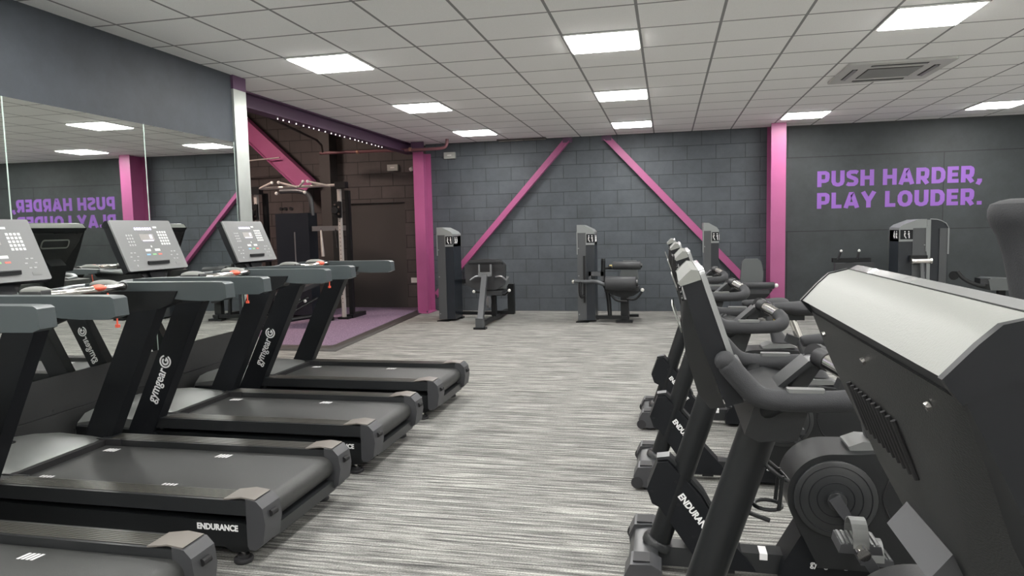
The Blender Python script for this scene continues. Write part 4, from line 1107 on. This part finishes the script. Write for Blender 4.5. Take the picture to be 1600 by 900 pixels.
mb().cyl((4.03, 4.85, .865), (4.05, 4.85, .865), .04, 18).cyl((4.26, 4.85, .865), (4.28, 4.85, .865), .04, 18).build('bar_cap', 'chrome', lb)
mb().tube([(4.16, 4.86, .86), (4.22, 4.95, .45)], .024, 12).build('press_arm', 'grey_steel', t)
mb().box(4.03, 4.24, 4.88, 4.95, .86, .94, .01).build('pivot_bracket', 'black_steel', t)
mb().box(3.9, 5.6, 5.1, 5.18, .04, .10, .006).box(5.2, 5.28, 4.8, 5.6, .03, .09, .006).box(5.2, 5.28, 5.1, 5.18, .09, .45, .006).build('floor_frame', 'black_steel', t)
for (a, b) in ((5.24, 4.82), (5.24, 5.58)): mb().box(a - .1, a + .1, b - .05, b + .05, 0, .035, .006).build('foot', 'black_steel', t)
m = mb(); m.prism([(5.02, .46), (4.99, .60), (5.05, .62), (5.42, .60), (5.50, .56), (5.48, .46)], 4.9, 5.3, .02, seg=3); m.build('seat', 'upholstery_grey', t)
mb().box(4.90, 5.02, 4.92, 5.1, .54, .62, .02).build('head_pad', 'upholstery', t)
mb().tube([(4.62, 4.92, .72), (4.68, 4.9, .62), (4.85, 4.9, .53), (4.95, 4.92, .52)], .026, 12, smooth=2).build('side_arm', 'satin_black', t)
m = mb(); m.cyl((4.58, 4.93, .66), (4.60, 4.96, .66), .06, 20); m.build('cam_wheel', 'black_steel', t)

# machine 5: low frame with two upright handles
t = thing('rowing_machine_frame', (3.36, 5.2, 0), 'low black machine with two upright white-tipped handles left of the twin towers', 'gym machine')
mb = lambda: MB((-3.36, -5.2, 0))
mb().box(3.12, 3.62, 5.2, 5.3, .84, .90, .01).box(3.30, 3.40, 5.22, 5.28, .05, .86, .01).box(3.30, 3.40, 4.8, 5.7, .03, .09, .01).build('frame', 'black_steel', t)
for b in (4.82, 5.68): mb().box(3.22, 3.48, b - .05, b + .05, 0, .035, .006).build('foot', 'black_steel', t)
for x in (3.20, 3.46):
    h = mb().tube([(x - .02, 5.2, .88), (x + (.015 if x < 3.3 else -.005), 5.17, 1.0)], .014, 10).build('upright_handle', 'rubber', t)
    mb().ball((x + (.017 if x < 3.3 else -.006), 5.168, 1.005), .02, 10).build('handle_tip', 'white_plastic', h)
m = mb(); pad(m, (3.36, 5.05, .78), .50, .10, .12, .03); m.build('chest_pad', 'upholstery', t)
m = mb(); pad(m, (3.36, 5.5, .45), .30, .34, .07, .03); m.build('seat', 'upholstery', t)
mb().box(3.32, 3.38, 5.45, 5.55, .08, .42, .008).build('seat_post', 'black_steel', t)

# ================================================================== CABLE MACHINE in the bay
t = thing('cable_machine', (-5.1, 4.9, .03), 'tall cable crossover machine with pull-up bar standing on the purple floor', 'cable machine')
mb = lambda: MB((5.1, -4.9, -.03))
for xx in (-5.78, -4.30):
    pl = mb().box(xx - .045, xx + .005, 4.84, 4.90, .05, 2.12, .006).build('front_column', 'pale_steel', t)
    mb().box(xx + .02, xx + .09, 4.98, 5.05, .05, 2.10, .01).build('guide_column', 'black_steel', t)
    mb().box(xx - .10, xx + .08, 4.80, 4.96, .03, .06, .006).box(xx - .03, xx + .10, 4.94, 5.45, .03, .09, .006).build('column_foot', 'black_steel', t)
    g = mb()
    for k in range(26): g.cyl((xx - .02, 4.838, .3 + k * .065), (xx - .02, 4.841, .3 + k * .065), .008, 6)
    g.build('adjustment_hole', 'dark_void', pl)
    ca = mb().box(xx - .10, xx + .03, 4.80, 4.84, 1.66, 1.92, .012).build('pulley_carriage', 'black_steel', t)
    g = mb()
    for (a, b) in ((-.06, 1.87), (-.09, 1.79), (0.0, 1.83), (-.0, 1.72)): g.cyl((xx + a, 4.78, b), (xx + a, 4.80, b), .016, 12)
    g.build('pulley_bolt', 'chrome', ca)
    mb().cyl((xx - .06, 4.74, 1.78), (xx - .06, 4.77, 1.78), .05, 24).build('pulley_wheel', 'satin_black', ca)
br = mb().cyl((-5.98, 4.85, 2.17), (-4.20, 4.85, 2.185), .022, 16).build('pull_up_bar', 'pale_steel', t)
for a in ((-4.36, -4.18, 4.80, 4.92, 2.13, 2.23), (-5.87, -5.70, 4.80, 4.92, 2.08, 2.2)): mb().box(*a, .012).build('bar_bracket', 'black_steel', t)
mb().ball((-5.99, 4.85, 2.17), .035, 12).build('bar_plug', 'grey_steel', t)
g = mb()
for (a, b, c) in ((-5.70, -5.45, 1), (-5.02, -5.30, 1), (-5.00, -4.87, 1), (-4.45, -4.80, 1)):
    g.tube([(a, 4.82, 2.17), (b, 4.76, 2.25)], .018, 10)
g.build('angled_grip', 'pale_steel', br)
g = mb()
for a in (-5.43, -5.31, -4.88, -4.80, -4.86, -5.36): g.ball((a, 4.755, 2.252 if a not in (-4.86, -5.36) else 2.08), .027, 10)
g.build('grip_end', 'white_plastic', br)
sh = mb().box(-5.58, -4.98, 5.05, 5.35, .06, 1.76, .02).build('stack_shroud', 'navy_shroud', t)
g = mb().box(-5.245, -5.225, 5.04, 5.052, .35, 1.45, .002).build('slot_strip', 'grey_steel', sh)
mb().tube([(-5.55, 5.2, 2.14), (-5.2, 5.2, 2.14), (-5.03, 5.2, 2.08), (-4.99, 5.2, 1.95), (-4.98, 5.2, 1.72)], .04, 14, smooth=2).build('top_tube', 'tower_grey', t)
g = mb()
for a in (-5.5, -5.42, -5.32): g.cyl((a, 5.10, 1.84), (a, 5.14, 1.84), .03, 16)
g.build('top_pulley', 'satin_black', t)
mb().box(-4.95, -4.32, 5.10, 5.16, 1.46, 1.54, .01).build('storage_rail', 'grey_steel', t)
for i, (xx, ln, mm_) in enumerate(((-4.76, .42, 'pale_steel'), (-4.50, .28, 'rubber'), (-4.40, .95, 'pale_steel'))):
    hk = mb().tube([(xx, 5.12, 1.47), (xx, 5.06, 1.47), (xx, 5.05, 1.50)], .008, 8).build('hook', 'chrome', t)
    mb().tube([(xx, 5.05, 1.47), (xx, 5.05, 1.45), (xx + .01, 5.05, 1.46 - ln * .5), (xx + .02, 5.05, 1.46 - ln)], [.01, .016, .024, .03] if i == 0 else .016, 12).build('hanging_attachment', mm_, hk)

# adjustable bench on the purple floor
t = thing('weight_bench', (-4.85, 3.9, .03), 'low black bench frame on the purple floor, seen under the treadmill arms', 'bench')
mb = lambda: MB((4.85, -4.04, -.03))
mb().tube([(-5.15, 3.75, .09), (-4.62, 4.75, .12)], .035, 10).tube([(-5.10, 3.8, .12), (-4.70, 4.55, .42)], .028, 10).tube([(-4.98, 4.0, .10), (-4.62, 4.70, .40)], .022, 10).build('bench_frame', 'black_steel', t)
for (a, b) in ((-5.17, 3.72), (-4.60, 4.78)):
    mb().box(a - .20, a + .20, b - .03, b + .03, .03, .09, .01).build('foot_bar', 'black_steel', t)
g = mb()
for p in ((-5.30, 3.70, .10), (-5.02, 3.70, .10), (-4.90, 4.10, .34), (-4.75, 4.35, .42), (-4.68, 4.42, .38)): g.ball(p, .026, 10)
g.build('end_plug', 'white_plastic', t)
m = mb(); pad(m, (-4.80, 4.35, .56), .28, 1.05, .06, .02, .12); m.build('seat_pad', 'upholstery', t)
mb().box(-4.86, -4.80, 4.3, 4.36, .38, .54, .006).build('pad_support', 'black_steel', t)
